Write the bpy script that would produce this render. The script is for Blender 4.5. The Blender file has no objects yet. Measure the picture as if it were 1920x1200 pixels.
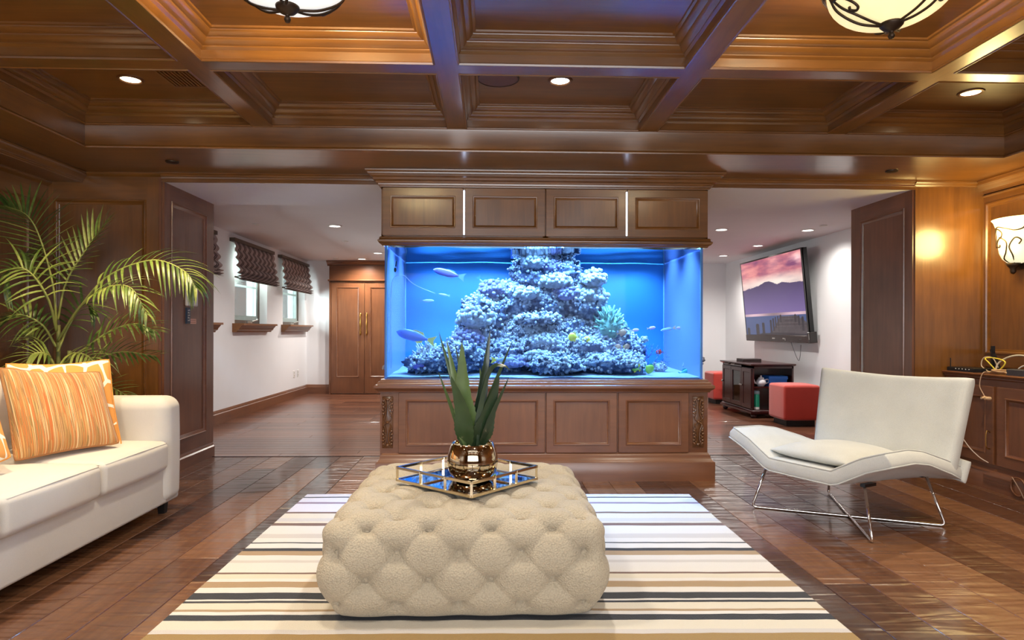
import bpy, bmesh, math, random
import numpy as np
from mathutils import Vector, Matrix, noise

SC = bpy.context.scene
COL = SC.collection
random.seed(7)
PI = math.pi

# ------------------------------------------------------------------ camera
F_PX = 1200.0                     # focal length in pixels of the 1920x1200 frame
YAW, ROLL, CAM_Z = math.radians(1.81), 0.003, 1.15
_d = Vector((math.sin(YAW), math.cos(YAW), 0))
_r0 = Vector((math.cos(YAW), -math.sin(YAW), 0))
_u = (Vector((0, 0, 1)) - ROLL * _r0).normalized()
_r = (_r0 + ROLL * Vector((0, 0, 1))).normalized()
cam = bpy.data.cameras.new('camera')
cam.sensor_width = 36.0
cam.lens = F_PX / 1920 * 36
cam.shift_y = 20 / 1920
cam.clip_start = 0.05
camo = bpy.data.objects.new('camera', cam)
COL.objects.link(camo)
camo.matrix_world = Matrix(((_r.x, _u.x, -_d.x, 0), (_r.y, _u.y, -_d.y, 0), (_r.z, _u.z, -_d.z, CAM_Z), (0, 0, 0, 1)))
SC.camera = camo

def at(px, py, Y):
    """world point of a pixel of the photograph at depth Y"""
    v = _d + (px - 960) / F_PX * _r - (py - 620) / F_PX * _u
    return Vector((0, 0, CAM_Z)) + v * (Y / v.y)

# ------------------------------------------------------------------ world, exposure
W = bpy.data.worlds.new('overcast_sky'); SC.world = W; W.use_nodes = True
bg = W.node_tree.nodes['Background']
bg.inputs[0].default_value = (0.86, 0.94, 1.0, 1); bg.inputs[1].default_value = 0.72
vs = SC.view_settings
vs.view_transform = 'Standard'; vs.look = 'None'; vs.exposure = 0.42; vs.gamma = 1.0
vs.use_curve_mapping = False
cy = SC.cycles
cy.use_denoising = True
cy.use_adaptive_sampling = True; cy.adaptive_threshold = 0.045
cy.max_bounces = 7; cy.diffuse_bounces = 4; cy.glossy_bounces = 3; cy.transmission_bounces = 6
cy.transparent_max_bounces = 16
cy.caustics_reflective = False; cy.caustics_refractive = False
cy.sample_clamp_indirect = 4.0

def light(name, kind, loc, power, col, rot=(0, 0, 0), **kw):
    l = bpy.data.lights.new(name, kind); l.energy = power; l.color = col
    for k, v in kw.items(): setattr(l, k, v)
    o = bpy.data.objects.new(name, l); COL.objects.link(o)
    o.location = loc; o.rotation_euler = rot
    return o

# added fill light at the rear wall behind the camera; daylight through the basement windows
light('rear_fill_light', 'AREA', (0.3, -2.52, 1.5), 130, (0.93, 0.95, 1.0), (PI / 2, 0, 0),
      shape='RECTANGLE', size=4.6, size_y=1.5)
light('side_window_daylight', 'AREA', (-4.6, 9.1, 1.75), 420, (0.90, 0.96, 1.0), (0, -PI / 2, 0),
      shape='RECTANGLE', size=1.7, size_y=3.4)

# ------------------------------------------------------------------ mesh helpers
WL = {}                            # world location of every object built

class Fr:
    """a local frame: p(a,b,c) = o + a u + b v + c n"""
    def __init__(s, o, u, v, n): s.o, s.u, s.v, s.n = Vector(o), Vector(u), Vector(v), Vector(n)
    def p(s, a, b, c): return s.o + a * s.u + b * s.v + c * s.n
    def at(s, a, b, c): return Fr(s.p(a, b, c), s.u, s.v, s.n)
WORLD = Fr((0, 0, 0), (1, 0, 0), (0, 1, 0), (0, 0, 1))
def front(y, x=0, z=0): return Fr((x, y, z), (1, 0, 0), (0, 0, 1), (0, -1, 0))      # faces the camera
def facing_px(x, y=0, z=0): return Fr((x, y, z), (0, 1, 0), (0, 0, 1), (1, 0, 0))   # faces +X, a runs along Y
def facing_nx(x, y=0, z=0): return Fr((x, y, z), (0, 1, 0), (0, 0, 1), (-1, 0, 0))  # faces -X, a runs along Y

def spline(pts, n):
    pts = [Vector(p) for p in pts]; out = []; m = len(pts) - 1
    for i in range(n + 1):
        t = i / n * m; k = min(int(t), m - 1); f = t - k
        p1, p2 = pts[k], pts[k + 1]
        p0 = pts[k - 1] if k else 2 * p1 - p2
        p3 = pts[k + 2] if k + 2 <= m else 2 * p2 - p1
        out.append(0.5 * ((2 * p1) + (p2 - p0) * f + (2 * p0 - 5 * p1 + 4 * p2 - p3) * f * f + (3 * p1 - p0 - 3 * p2 + p3) * f ** 3))
    return out

class MB:
    def __init__(s): s.v = []; s.f = []; s.col = None
    def add(s, vs, fs):
        n = len(s.v); s.v += [Vector(p) for p in vs]; s.f += [tuple(i + n for i in f) for f in fs]; return s
    def box(s, a, b, fr=WORLD):
        (x0, y0, z0), (x1, y1, z1) = a, b
        vs = [fr.p(*q) for q in ((x0, y0, z0), (x1, y0, z0), (x1, y1, z0), (x0, y1, z0), (x0, y0, z1), (x1, y0, z1), (x1, y1, z1), (x0, y1, z1))]
        return s.add(vs, [(0, 3, 2, 1), (4, 5, 6, 7), (0, 1, 5, 4), (1, 2, 6, 5), (2, 3, 7, 6), (3, 0, 4, 7)])
    def cbox(s, a, b, ch=0.004, fr=WORLD):
        """box with its +c edges chamfered"""
        (x0, y0, z0), (x1, y1, z1) = a, b
        return s.ring(fr, x0, x1, y0, y1, [(0, z0), (0, z1 - ch), (ch, z1)], cap=True, cap0=True)
    def ring(s, fr, a0, a1, b0, b1, prof, cap=False, cap0=False):
        """profile [(inset, c)] swept round a rectangle with mitred corners"""
        vs = []; n = len(prof)
        for i, c in prof:
            vs += [fr.p(a0 + i, b0 + i, c), fr.p(a1 - i, b0 + i, c), fr.p(a1 - i, b1 - i, c), fr.p(a0 + i, b1 - i, c)]
        fs = []
        for k in range(n - 1):
            for j in range(4):
                jj = (j + 1) % 4
                fs.append((4 * k + j, 4 * k + jj, 4 * k + 4 + jj, 4 * k + 4 + j))
        if cap: fs.append(tuple(4 * (n - 1) + j for j in range(4)))
        if cap0: fs.append((3, 2, 1, 0))
        return s.add(vs, fs)
    def ring_side(s, fr, a0, a1, b0, b1, prof, j):
        """one mitred side of ring(): j = 0 low b, 1 high a, 2 high b, 3 low a"""
        cor = lambda i: ((a0 + i, b0 + i), (a1 - i, b0 + i), (a1 - i, b1 - i), (a0 + i, b1 - i))
        vs = []
        for i, c in prof:
            q = cor(i); vs += [fr.p(*q[j], c), fr.p(*q[(j + 1) % 4], c)]
        return s.add(vs, [(2 * k, 2 * k + 1, 2 * k + 3, 2 * k + 2) for k in range(len(prof) - 1)])
    def extr(s, fr, poly, L0, L1, m0=0.0, m1=0.0):
        """closed polygon [(b, c)] extruded along a; ends mitred by m * c"""
        n = len(poly)
        vs = [fr.p(L0 + m0 * c, b, c) for b, c in poly] + [fr.p(L1 + m1 * c, b, c) for b, c in poly]
        fs = [(i, (i + 1) % n, n + (i + 1) % n, n + i) for i in range(n)] + [tuple(range(n))[::-1], tuple(range(n, 2 * n))]
        return s.add(vs, fs)
    def tube(s, pts, r, seg=8, closed=False):
        pts = [Vector(p) for p in pts]; n = len(pts)
        rs = r if isinstance(r, (list, tuple)) else [r] * n
        T = []
        for i in range(n):
            a = pts[i - 1] if (i or closed) else pts[0]; b = pts[(i + 1) % n] if (i < n - 1 or closed) else pts[-1]
            T.append((b - a).normalized())
        N = T[0].orthogonal().normalized(); vs = []; fs = []
        for i in range(n):
            N = (N - T[i] * N.dot(T[i])).normalized(); B = T[i].cross(N)
            for j in range(seg):
                w = 2 * PI * j / seg
                vs.append(pts[i] + rs[i] * (math.cos(w) * N + math.sin(w) * B))
        for i in range(n if closed else n - 1):
            k = (i + 1) % n
            for j in range(seg):
                jj = (j + 1) % seg
                fs.append((i * seg + j, i * seg + jj, k * seg + jj, k * seg + j))
        if not closed:
            fs.append(tuple(range(seg))[::-1]); fs.append(tuple((n - 1) * seg + j for j in range(seg)))
        return s.add(vs, fs)
    def lathe(s, prof, c, seg=32, a0=0.0, a1=2 * PI, fr=None):
        full = abs(a1 - a0 - 2 * PI) < 1e-6; m = seg if full else seg + 1
        c = Vector(c); vs = []; fs = []
        for r, z in prof:
            for j in range(m):
                w = a0 + (a1 - a0) * j / seg
                q = Vector((r * math.cos(w), r * math.sin(w), z))
                vs.append(c + (q if fr is None else q.x * fr.u + q.y * fr.v + q.z * fr.n))
        for i in range(len(prof) - 1):
            for j in range(seg):
                jj = (j + 1) % m
                fs.append((i * m + j, i * m + jj, (i + 1) * m + jj, (i + 1) * m + j))
        return s.add(vs, fs)
    def disc(s, c, r, seg=24, fr=WORLD, h=0.0):
        c = Vector(c)
        lo = [c + r * math.cos(2 * PI * j / seg) * fr.u + r * math.sin(2 * PI * j / seg) * fr.v for j in range(seg)]
        if not h: return s.add(lo, [tuple(range(seg))])
        hi = [p + h * fr.n for p in lo]
        return s.add(lo + hi, [tuple(range(seg))[::-1], tuple(range(seg, 2 * seg))] + [(j, (j + 1) % seg, seg + (j + 1) % seg, seg + j) for j in range(seg)])
    def ball(s, c, r, u=10, v=6, sc=(1, 1, 1)):
        c = Vector(c); vs = [c + Vector((0, 0, -r * sc[2]))]; fs = []
        for i in range(1, v):
            a = -PI / 2 + PI * i / v
            for j in range(u):
                w = 2 * PI * j / u
                vs.append(c + Vector((r * sc[0] * math.cos(a) * math.cos(w), r * sc[1] * math.cos(a) * math.sin(w), r * sc[2] * math.sin(a))))
        vs.append(c + Vector((0, 0, r * sc[2]))); top = len(vs) - 1
        for j in range(u): fs.append((0, 1 + (j + 1) % u, 1 + j))
        for i in range(v - 2):
            for j in range(u):
                a, b = 1 + i * u + j, 1 + i * u + (j + 1) % u
                fs.append((a, b, b + u, a + u))
        for j in range(u): fs.append((top, 1 + (v - 2) * u + j, 1 + (v - 2) * u + (j + 1) % u))
        return s.add(vs, fs)
    def rbox(s, a, b, r, arc=4, mid=3, puff=(0, 0, 0), fr=WORLD):
        """rounded box, optionally puffed on each axis"""
        a, b = Vector(a), Vector(b); L = []
        for k in range(3):
            lo, hi = a[k], b[k]
            t = [lo + r - r * math.tan(PI / 4 * (1 - i / arc)) for i in range(arc)]
            t += [lo + r + (hi - lo - 2 * r) * i / mid for i in range(mid + 1)]
            t += [hi - r + r * math.tan(PI / 4 * (i + 1) / arc) for i in range(arc)]
            L.append(t)
        idx = {}; vs = []; fs = []
        def vid(q):
            key = tuple(round(x, 6) for x in q)
            if key not in idx:
                q = Vector(q)
                inn = Vector([min(max(q[k], a[k] + r), b[k] - r) for k in range(3)])
                dv = q - inn; nn = dv.normalized() if dv.length > 1e-9 else Vector((0, 0, 0))
                p = inn + r * nn
                w = [1 - ((2 * (p[k] - a[k]) / (b[k] - a[k]) - 1) ** 2) for k in range(3)]
                for k in range(3):
                    o = [w[j] for j in range(3) if j != k]
                    p[k] += nn[k] * puff[k] * max(o[0], 0) ** .6 * max(o[1], 0) ** .6
                idx[key] = len(vs); vs.append(fr.p(*p))
            return idx[key]
        for k in range(3):
            i, j = (k + 1) % 3, (k + 2) % 3
            for side in (0, 1):
                c = (a, b)[side][k]
                for x in range(len(L[i]) - 1):
                    for y in range(len(L[j]) - 1):
                        qs = []
                        for (dx, dy) in ((0, 0), (1, 0), (1, 1), (0, 1)):
                            q = [0, 0, 0]; q[k] = c; q[i] = L[i][x + dx]; q[j] = L[j][y + dy]; qs.append(vid(q))
                        fs.append(tuple(qs if side else qs[::-1]))
        return s.add(vs, fs)
    def slab(s, fn, nu, nv, T, p=8.0):
        """padded sheet: fn(u, v) -> (centre, normal), u v in -1..1; thickness T fading at the rim"""
        us = [math.sin(PI / 2 * (2 * i / nu - 1)) for i in range(nu + 1)]; vv = [math.sin(PI / 2 * (2 * j / nv - 1)) for j in range(nv + 1)]
        top = []; bot = []
        for u in us:
            for v in vv:
                c, n = fn(u, v)
                h = T / 2 * (max(0, 1 - abs(u) ** p) * max(0, 1 - abs(v) ** p)) ** .5
                top.append(c + n * h); bot.append(c - n * h)
        m = nv + 1; N = len(top); vs = top + bot; fs = []
        rim = lambda i, j: i in (0, nu) or j in (0, nv)
        B = lambda i, j: (i * m + j) if rim(i, j) else N + i * m + j
        for i in range(nu):
            for j in range(nv):
                fs.append((i * m + j, (i + 1) * m + j, (i + 1) * m + j + 1, i * m + j + 1))
                fs.append((B(i, j), B(i, j + 1), B(i + 1, j + 1), B(i + 1, j)))
        return s.add(vs, fs)
    def mesh(s, name, c=(0, 0, 0), smooth=False, fixn=True):
        c = Vector(c)
        me = bpy.data.meshes.new(name)
        me.from_pydata([tuple(p - c) for p in s.v], [], s.f)
        if fixn:
            bm = bmesh.new(); bm.from_mesh(me)
            loose = [v for v in bm.verts if not v.link_faces]
            bmesh.ops.delete(bm, geom=loose, context='VERTS')
            bmesh.ops.recalc_face_normals(bm, faces=bm.faces); bm.to_mesh(me); bm.free()
        if smooth:
            me.shade_smooth()
            if smooth is not True: me.set_sharp_from_angle(angle=math.radians(smooth))
        me.update()
        return me
    def build(s, name, mat, parent=None, smooth=False, label=None, cat=None, group=None, kind=None, fixn=True):
        lo = Vector([min(p[k] for p in s.v) for k in range(3)]); hi = Vector([max(p[k] for p in s.v) for k in range(3)])
        c = Vector(((lo.x + hi.x) / 2, (lo.y + hi.y) / 2, lo.z))
        me = s.mesh(name, c, smooth, fixn); me.materials.append(mat)
        o = bpy.data.objects.new(name, me); COL.objects.link(o)
        return place(o, c, parent, label, cat, group, kind)

def place(o, c, parent=None, label=None, cat=None, group=None, kind=None):
    c = Vector(c); WL[o.name] = c
    if parent is not None:
        o.parent = parent; o.location = c - WL[parent.name]
    else: o.location = c
    return tag(o, label, cat, group, kind)
def tag(o, label=None, cat=None, group=None, kind=None):
    if label: o['label'] = label
    if cat: o['category'] = cat
    if group: o['group'] = group
    if kind: o['kind'] = kind
    return o
def thing(name, loc, label, cat, group=None, kind=None):
    o = bpy.data.objects.new(name, None); COL.objects.link(o); o.empty_display_size = .1
    return place(o, loc, None, label, cat, group, kind)
def inst(name, me, parent, loc, rot=None):
    """a part that shares mesh data; loc in world space, rot an optional 3x3/4x4 matrix"""
    o = bpy.data.objects.new(name, me); COL.objects.link(o)
    place(o, loc, parent)
    if rot is not None:
        o.matrix_local = Matrix.Translation(o.location) @ rot.to_4x4()
    return o

# ------------------------------------------------------------------ materials
def srgb(r, g, b):
    f = lambda c: (c / 255 / 12.92) if c / 255 <= .04045 else ((c / 255 + .055) / 1.055) ** 2.4
    return (f(r), f(g), f(b), 1)
def new_mat(name):
    m = bpy.data.materials.new(name); m.use_nodes = True
    nt = m.node_tree; b = nt.nodes['Principled BSDF']
    return m, nt, b
def link(nt, a, b): nt.links.new(a, b)
def node(nt, t, **kw):
    n = nt.nodes.new(t)
    for k, v in kw.items():
        if k.startswith('i_'): n.inputs[int(k[2:]) if k[2:].isdigit() else k[2:].replace('_', ' ')].default_value = v
        else: setattr(n, k, v)
    return n
def ramp(nt, stops, fac=None, interp='LINEAR'):
    r = node(nt, 'ShaderNodeValToRGB'); cr = r.color_ramp; cr.interpolation = interp
    while len(cr.elements) < len(stops): cr.elements.new(.5)
    for e, (p, c) in zip(cr.elements, stops): e.position = p; e.color = c
    if fac is not None: link(nt, fac, r.inputs[0])
    return r
def coords(nt, scale=(1, 1, 1), rnd=True, kind='Object'):
    tc = node(nt, 'ShaderNodeTexCoord'); mp = node(nt, 'ShaderNodeMapping'); mp.inputs['Scale'].default_value = scale
    link(nt, tc.outputs[kind], mp.inputs[0])
    if rnd:
        oi = node(nt, 'ShaderNodeObjectInfo'); mu = node(nt, 'ShaderNodeMath', operation='MULTIPLY'); mu.inputs[1].default_value = 37.0
        link(nt, oi.outputs['Random'], mu.inputs[0]); link(nt, mu.outputs[0], mp.inputs['Location'])
    return mp.outputs[0]
def bump(nt, b, height, strength=.3, dist=.01):
    n = node(nt, 'ShaderNodeBump'); n.inputs['Strength'].default_value = strength; n.inputs['Distance'].default_value = dist
    link(nt, height, n.inputs['Height']); link(nt, n.outputs[0], b.inputs['Normal'])
    return n
def simple(name, col, rough=.5, metal=0.0, coat=0.0, var=0.06, nscale=8.0, bstr=0.0, bscale=60.0, emit=0.0, sheen=0.0):
    """plain material with slight procedural mottling"""
    m, nt, b = new_mat(name)
    co = coords(nt); nz = node(nt, 'ShaderNodeTexNoise', i_Scale=nscale, i_Detail=4.0); link(nt, co, nz.inputs[0])
    lo = tuple(c * (1 - var) for c in col[:3]) + (1,); hi = tuple(min(1, c * (1 + var)) for c in col[:3]) + (1,)
    r = ramp(nt, [(.3, lo), (.7, hi)], nz.outputs[0]); link(nt, r.outputs[0], b.inputs['Base Color'])
    b.inputs['Roughness'].default_value = rough; b.inputs['Metallic'].default_value = metal
    b.inputs['Coat Weight'].default_value = coat; b.inputs['Coat Roughness'].default_value = .15
    if sheen: b.inputs['Sheen Weight'].default_value = sheen
    if bstr:
        n2 = node(nt, 'ShaderNodeTexNoise', i_Scale=bscale, i_Detail=3.0); link(nt, co, n2.inputs[0]); bump(nt, b, n2.outputs[0], bstr, .004)
    if emit:
        b.inputs['Emission Color'].default_value = col; b.inputs['Emission Strength'].default_value = emit
    return m
def wood(name, axis, dark, light, rough=.3, coat=.3, blotch=.5):
    m, nt, b = new_mat(name)
    sc = [9.0, 9.0, 9.0]; sc['xyz'.index(axis)] = .7
    co = coords(nt, sc); nz = node(nt, 'ShaderNodeTexNoise', i_Scale=3.2, i_Detail=7.0, i_Roughness=.62, i_Distortion=.5); link(nt, co, nz.inputs[0])
    c2 = coords(nt, (1, 1, 1)); n2 = node(nt, 'ShaderNodeTexNoise', i_Scale=2.6, i_Detail=2.0); link(nt, c2, n2.inputs[0])
    mx = node(nt, 'ShaderNodeMix', data_type='FLOAT'); mx.inputs[0].default_value = blotch
    link(nt, nz.outputs[0], mx.inputs[2]); link(nt, n2.outputs[0], mx.inputs[3])
    r = ramp(nt, [(.22, dark), (.78, light)], mx.outputs[0]); link(nt, r.outputs[0], b.inputs['Base Color'])
    b.inputs['Roughness'].default_value = rough; b.inputs['Coat Weight'].default_value = coat; b.inputs['Coat Roughness'].default_value = .2
    b.inputs['Specular IOR Level'].default_value = .5
    bump(nt, b, nz.outputs[0], .06, .002)
    return m
def plank_mat(name, axis, stops, rough, wave_scale, wave_str):
    m, nt, b = new_mat(name)
    sc = [14.0, 14.0, 14.0]; sc['xyz'.index(axis)] = .8
    co = coords(nt, sc); nz = node(nt, 'ShaderNodeTexNoise', i_Scale=2.5, i_Detail=6.0, i_Roughness=.6, i_Distortion=.6); link(nt, co, nz.inputs[0])
    oi = node(nt, 'ShaderNodeObjectInfo')
    mx = node(nt, 'ShaderNodeMix', data_type='FLOAT'); mx.inputs[0].default_value = .5
    link(nt, nz.outputs[0], mx.inputs[2]); link(nt, oi.outputs['Random'], mx.inputs[3])
    r = ramp(nt, stops, mx.outputs[0]); link(nt, r.outputs[0], b.inputs['Base Color'])
    b.inputs['Roughness'].default_value = rough; b.inputs['Coat Weight'].default_value = .35; b.inputs['Coat Roughness'].default_value = .08
    s2 = [1.2, 1.2, 1.2]; s2['xyz'.index(axis)] = 7.0
    c2 = coords(nt, s2); n2 = node(nt, 'ShaderNodeTexNoise', i_Scale=wave_scale, i_Detail=1.5, i_Distortion=.8); link(nt, c2, n2.inputs[0])
    bump(nt, b, n2.outputs[0], wave_str, .028)
    return m
def fabric(name, col, scale=260.0, bstr=.35, var=.05, rough=.9, sheen=.15):
    m, nt, b = new_mat(name)
    co = coords(nt); nz = node(nt, 'ShaderNodeTexNoise', i_Scale=5.0, i_Detail=3.0); link(nt, co, nz.inputs[0])
    v = node(nt, 'ShaderNodeTexVoronoi', i_Scale=scale); link(nt, co, v.inputs['Vector'])
    mx = node(nt, 'ShaderNodeMix', data_type='FLOAT'); mx.inputs[0].default_value = .45
    link(nt, nz.outputs[0], mx.inputs[2]); link(nt, v.outputs['Distance'], mx.inputs[3])
    lo = tuple(c * (1 + var) for c in col[:3]) + (1,); hi = tuple(c * (1 - 3 * var) for c in col[:3]) + (1,)
    r = ramp(nt, [(.2, lo), (.75, hi)], mx.outputs[0]); link(nt, r.outputs[0], b.inputs['Base Color'])
    b.inputs['Roughness'].default_value = rough; b.inputs['Sheen Weight'].default_value = sheen
    bump(nt, b, v.outputs['Distance'], bstr, .004)
    return m
def glow(name, col, strength):
    m, nt, b = new_mat(name)
    b.inputs['Base Color'].default_value = col; b.inputs['Roughness'].default_value = .4
    lw = node(nt, 'ShaderNodeTexNoise', i_Scale=6.0); co = coords(nt, rnd=False); link(nt, co, lw.inputs[0])
    r = ramp(nt, [(.3, tuple(c * .88 for c in col[:3]) + (1,)), (.7, col)], lw.outputs[0])
    link(nt, r.outputs[0], b.inputs['Emission Color']); b.inputs['Emission Strength'].default_value = strength
    return m
def attr_mat(name, rough=.9, emit=0.0, bstr=0.0, bscale=200.0, sheen=0.0):
    """colours from a colour attribute (printed or woven pattern)"""
    m, nt, b = new_mat(name)
    a = node(nt, 'ShaderNodeVertexColor', layer_name='Col')
    if emit:
        b.inputs['Base Color'].default_value = (.01, .01, .01, 1)
        link(nt, a.outputs[0], b.inputs['Emission Color']); b.inputs['Emission Strength'].default_value = emit
    else: link(nt, a.outputs[0], b.inputs['Base Color'])
    b.inputs['Roughness'].default_value = rough; b.inputs['Sheen Weight'].default_value = sheen
    if bstr:
        v = node(nt, 'ShaderNodeTexVoronoi', i_Scale=bscale); link(nt, coords(nt, rnd=False), v.inputs['Vector']); bump(nt, b, v.outputs['Distance'], bstr, .004)
    return m
def paint(o, cols, domain='POINT'):
    a = o.data.color_attributes.new('Col', 'FLOAT_COLOR', domain)
    a.data.foreach_set('color', np.asarray(cols, dtype=np.float32).ravel())
def thin_glass(name, tint, refl=1.0, body=None, body_fac=0.0, rough=.02):
    m = bpy.data.materials.new(name); m.use_nodes = True; nt = m.node_tree; nt.nodes.clear()
    out = node(nt, 'ShaderNodeOutputMaterial'); tr = node(nt, 'ShaderNodeBsdfTransparent'); tr.inputs[0].default_value = tint
    gl = node(nt, 'ShaderNodeBsdfGlossy'); gl.inputs['Roughness'].default_value = rough
    fr = node(nt, 'ShaderNodeFresnel', i_IOR=1.33); mu = node(nt, 'ShaderNodeMath', operation='MULTIPLY'); mu.inputs[1].default_value = refl
    link(nt, fr.outputs[0], mu.inputs[0])
    ms = node(nt, 'ShaderNodeMixShader'); link(nt, mu.outputs[0], ms.inputs[0]); link(nt, tr.outputs[0], ms.inputs[1]); link(nt, gl.outputs[0], ms.inputs[2])
    last = ms
    if body:
        df = node(nt, 'ShaderNodeBsdfDiffuse'); df.inputs[0].default_value = body
        m2 = node(nt, 'ShaderNodeMixShader'); m2.inputs[0].default_value = body_fac
        link(nt, ms.outputs[0], m2.inputs[1]); link(nt, df.outputs[0], m2.inputs[2]); last = m2
    link(nt, last.outputs[0], out.inputs[0])
    return m

WD, WLT = srgb(80, 48, 17), srgb(142, 92, 40)
M = {}
for ax in 'xyz': M['wood_' + ax] = wood('stained_wood_grain_' + ax, ax, WD, WLT, .3, .7)
for ax in 'xyz': M['cherry_' + ax] = wood('cherry_wood_grain_' + ax, ax, srgb(88, 51, 30), srgb(136, 86, 54), .3, .4)
for ax in 'xyz': M['oak_' + ax] = wood('honey_wood_grain_' + ax, ax, srgb(104, 62, 28), srgb(150, 98, 50), .4, .2)
M['dark_wood'] = wood('dark_mahogany', 'z', srgb(38, 12, 12), srgb(62, 22, 20), .25, .4)
M['plank_front'] = plank_mat('scraped_walnut_plank', 'y', [(.25, srgb(62, 38, 26)), (.5, srgb(90, 57, 38)), (.75, srgb(128, 88, 60))], .3, 2.0, .62)
M['plank_back'] = plank_mat('walnut_plank', 'x', [(.25, srgb(78, 44, 30)), (.5, srgb(104, 62, 42)), (.75, srgb(126, 80, 56))], .3, 1.0, .1)
M['subfloor'] = simple('dark_subfloor', srgb(38, 22, 14), .8)
M['white_wall'] = simple('white_painted_plaster', srgb(238, 238, 240), .65, var=.012, nscale=3)
M['white_ceiling'] = simple('white_ceiling_paint', srgb(240, 240, 244), .6, var=.012, nscale=3)
M['black'] = simple('black_plastic', srgb(18, 18, 20), .35)
M['dark_rubber'] = simple('dark_wooden_foot', srgb(22, 16, 14), .5)
M['chrome'] = simple('polished_chrome', srgb(225, 220, 214), .12, 1.0, var=.02)
M['brass'] = simple('antique_brass', srgb(178, 132, 66), .28, 1.0)
M['silver'] = simple('silver_metal', srgb(196, 192, 186), .3, 1.0)
M['iron'] = simple('bronzed_wrought_iron', srgb(66, 52, 40), .45, .7)
M['white_plastic'] = simple('white_plastic', srgb(226, 224, 220), .4)
M['lamp_disc'] = glow('lit_downlight_lens', (1, .95, .86, 1), 9.0)
M['lamp_disc_warm'] = glow('warm_lit_downlight_lens', (1, .84, .55, 1), 8.0)
# ================================================================== the setting
XL, XR, YF, YB, YREAR = -3.43, 3.98, 5.05, 5.93, -2.6     # front room: side walls, opening wall front/back, rear wall
OL, OR = -2.557, 3.40                                    # opening jambs
BXL, BXR, BY = -3.35, 4.32, 11.70                        # back room
ZS, ZB, ZP, ZC2, ZH = 2.36, 2.51, 2.65, 2.40, 2.295      # soffit, beam bottom, coffer panel, back ceiling, opening head

# ---- floors of separate planks
floor = MB().box((XL - .2, YREAR - .2, -.05), (XR + .2, 5.875, -.016)).build('floor', M['subfloor'], kind='structure')
floor_b = MB().box((BXL - .2, 5.885, -.05), (BXR + .2, BY + .2, -.016)).build('floor', M['subfloor'], kind='structure')
_pm = {}
def plank(par, mat, w, L, x, y, along):
    L = round(L, 2); key = (mat.name, w, L, along)
    if key not in _pm:
        g = .0012
        if along == 'y': mb = MB().cbox((-w / 2 + g, -L / 2 + g, -.016), (w / 2 - g, L / 2 - g, 0), .0022)
        else: mb = MB().cbox((-L / 2 + g, -w / 2 + g, -.016), (L / 2 - g, w / 2 - g, 0), .0022)
        me = mb.mesh('plank'); me.materials.append(mat); _pm[key] = me
    inst('plank', _pm[key], par, (x, y, 0))
rng = random.Random(3)
w = .206; x = XL + w / 2
while x - w / 2 < XR:
    y = 5.87; L = rng.choice((.5, .9, 1.3, 1.7))
    while y > YREAR:
        L = min(L, y - YREAR); 
        if L < .25: break
        plank(floor, M['plank_front'], w, L, x, y - L / 2, 'y'); y -= round(L, 2); L = rng.choice((1.2, 1.5, 1.8, 2.1))
    x += w
w = .128; y = 5.885 + w / 2
while y - w / 2 < BY:
    x = BXL; L = rng.choice((.6, 1.0, 1.4, 1.8))
    while x < BXR:
        L = min(L, BXR - x)
        if L < .15: break
        plank(floor_b, M['plank_back'], w, L, x + L / 2, y, 'x'); x += round(L, 2); L = rng.choice((1.5, 1.8, 2.1))
    y += w
MB().box((OL, 5.868, -.016), (OR, 5.888, .004)).build('trim_1', M['dark_wood'], kind='structure')

# ---- wood panelled walls
def wall_panel(par, fr, a0, a1, b0, b1, sl, sr, rb, rt, t=.018, m='wood'):
    """stiles and rails proud of the wall round a field a0..a1 x b0..b1; widths sl sr rb rt"""
    v, h = M[m + '_z'], M[m + ('_x' if abs(fr.u.x) > .5 else '_y')]
    if sl: MB().box((a0 - sl, b0 - rb, 0), (a0, b1 + rt, t), fr).build('stile', v, par)
    if sr: MB().box((a1, b0 - rb, 0), (a1 + sr, b1 + rt, t), fr).build('stile', v, par)
    if rb: MB().box((a0, b0 - rb, 0), (a1, b0, t), fr).build('rail', h, par)
    if rt: MB().box((a0, b1, 0), (a1, b1 + rt, t), fr).build('rail', h, par)
    MB().ring(fr, a0, a1, b0, b1, [(0, t), (.004, t + .007), (.014, t + .008), (.02, t), (.026, .012), (.036, .009), (.042, .004)]).build('panel_molding', h, par, 50)
    MB().box((a0 + .04, b0 + .04, 0), (a1 - .04, b1 - .04, .005), fr).build('panel', v, par)
def crown(par, fr, L0, L1, poly, mat, name='crown_molding', m0=0, m1=0): return MB().extr(fr, poly, L0, L1, m0, m1).build(name, mat, par, 40)
CROWN = [(0, 0), (0, .012), (-.012, .016), (-.02, .02), (-.03, .034), (-.042, .046), (-.05, .06), (-.056, .062), (-.07, .085), (-.085, .095), (-.085, .1), (-.1, .1)]
def crown_poly(z_top, h, d):
    p = [(0, 0), (0, 1), (-.10, 1), (-.13, .93), (-.30, .88), (-.36, .8), (-.36, .74), (-.5, .6), (-.66, .36), (-.72, .34), (-.75, .22), (-.88, .2), (-.92, .1), (-1, .08), (-1, 0)]
    return [(z_top + b * h, c * d) for b, c in p]
def base_poly(h, d):
    return [(0, 0), (h, 0), (h, d * .3), (h - .012, d * .45), (h - .02, d * .62), (h - .035, d * .62), (h - .045, d), (0, d)]

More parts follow.
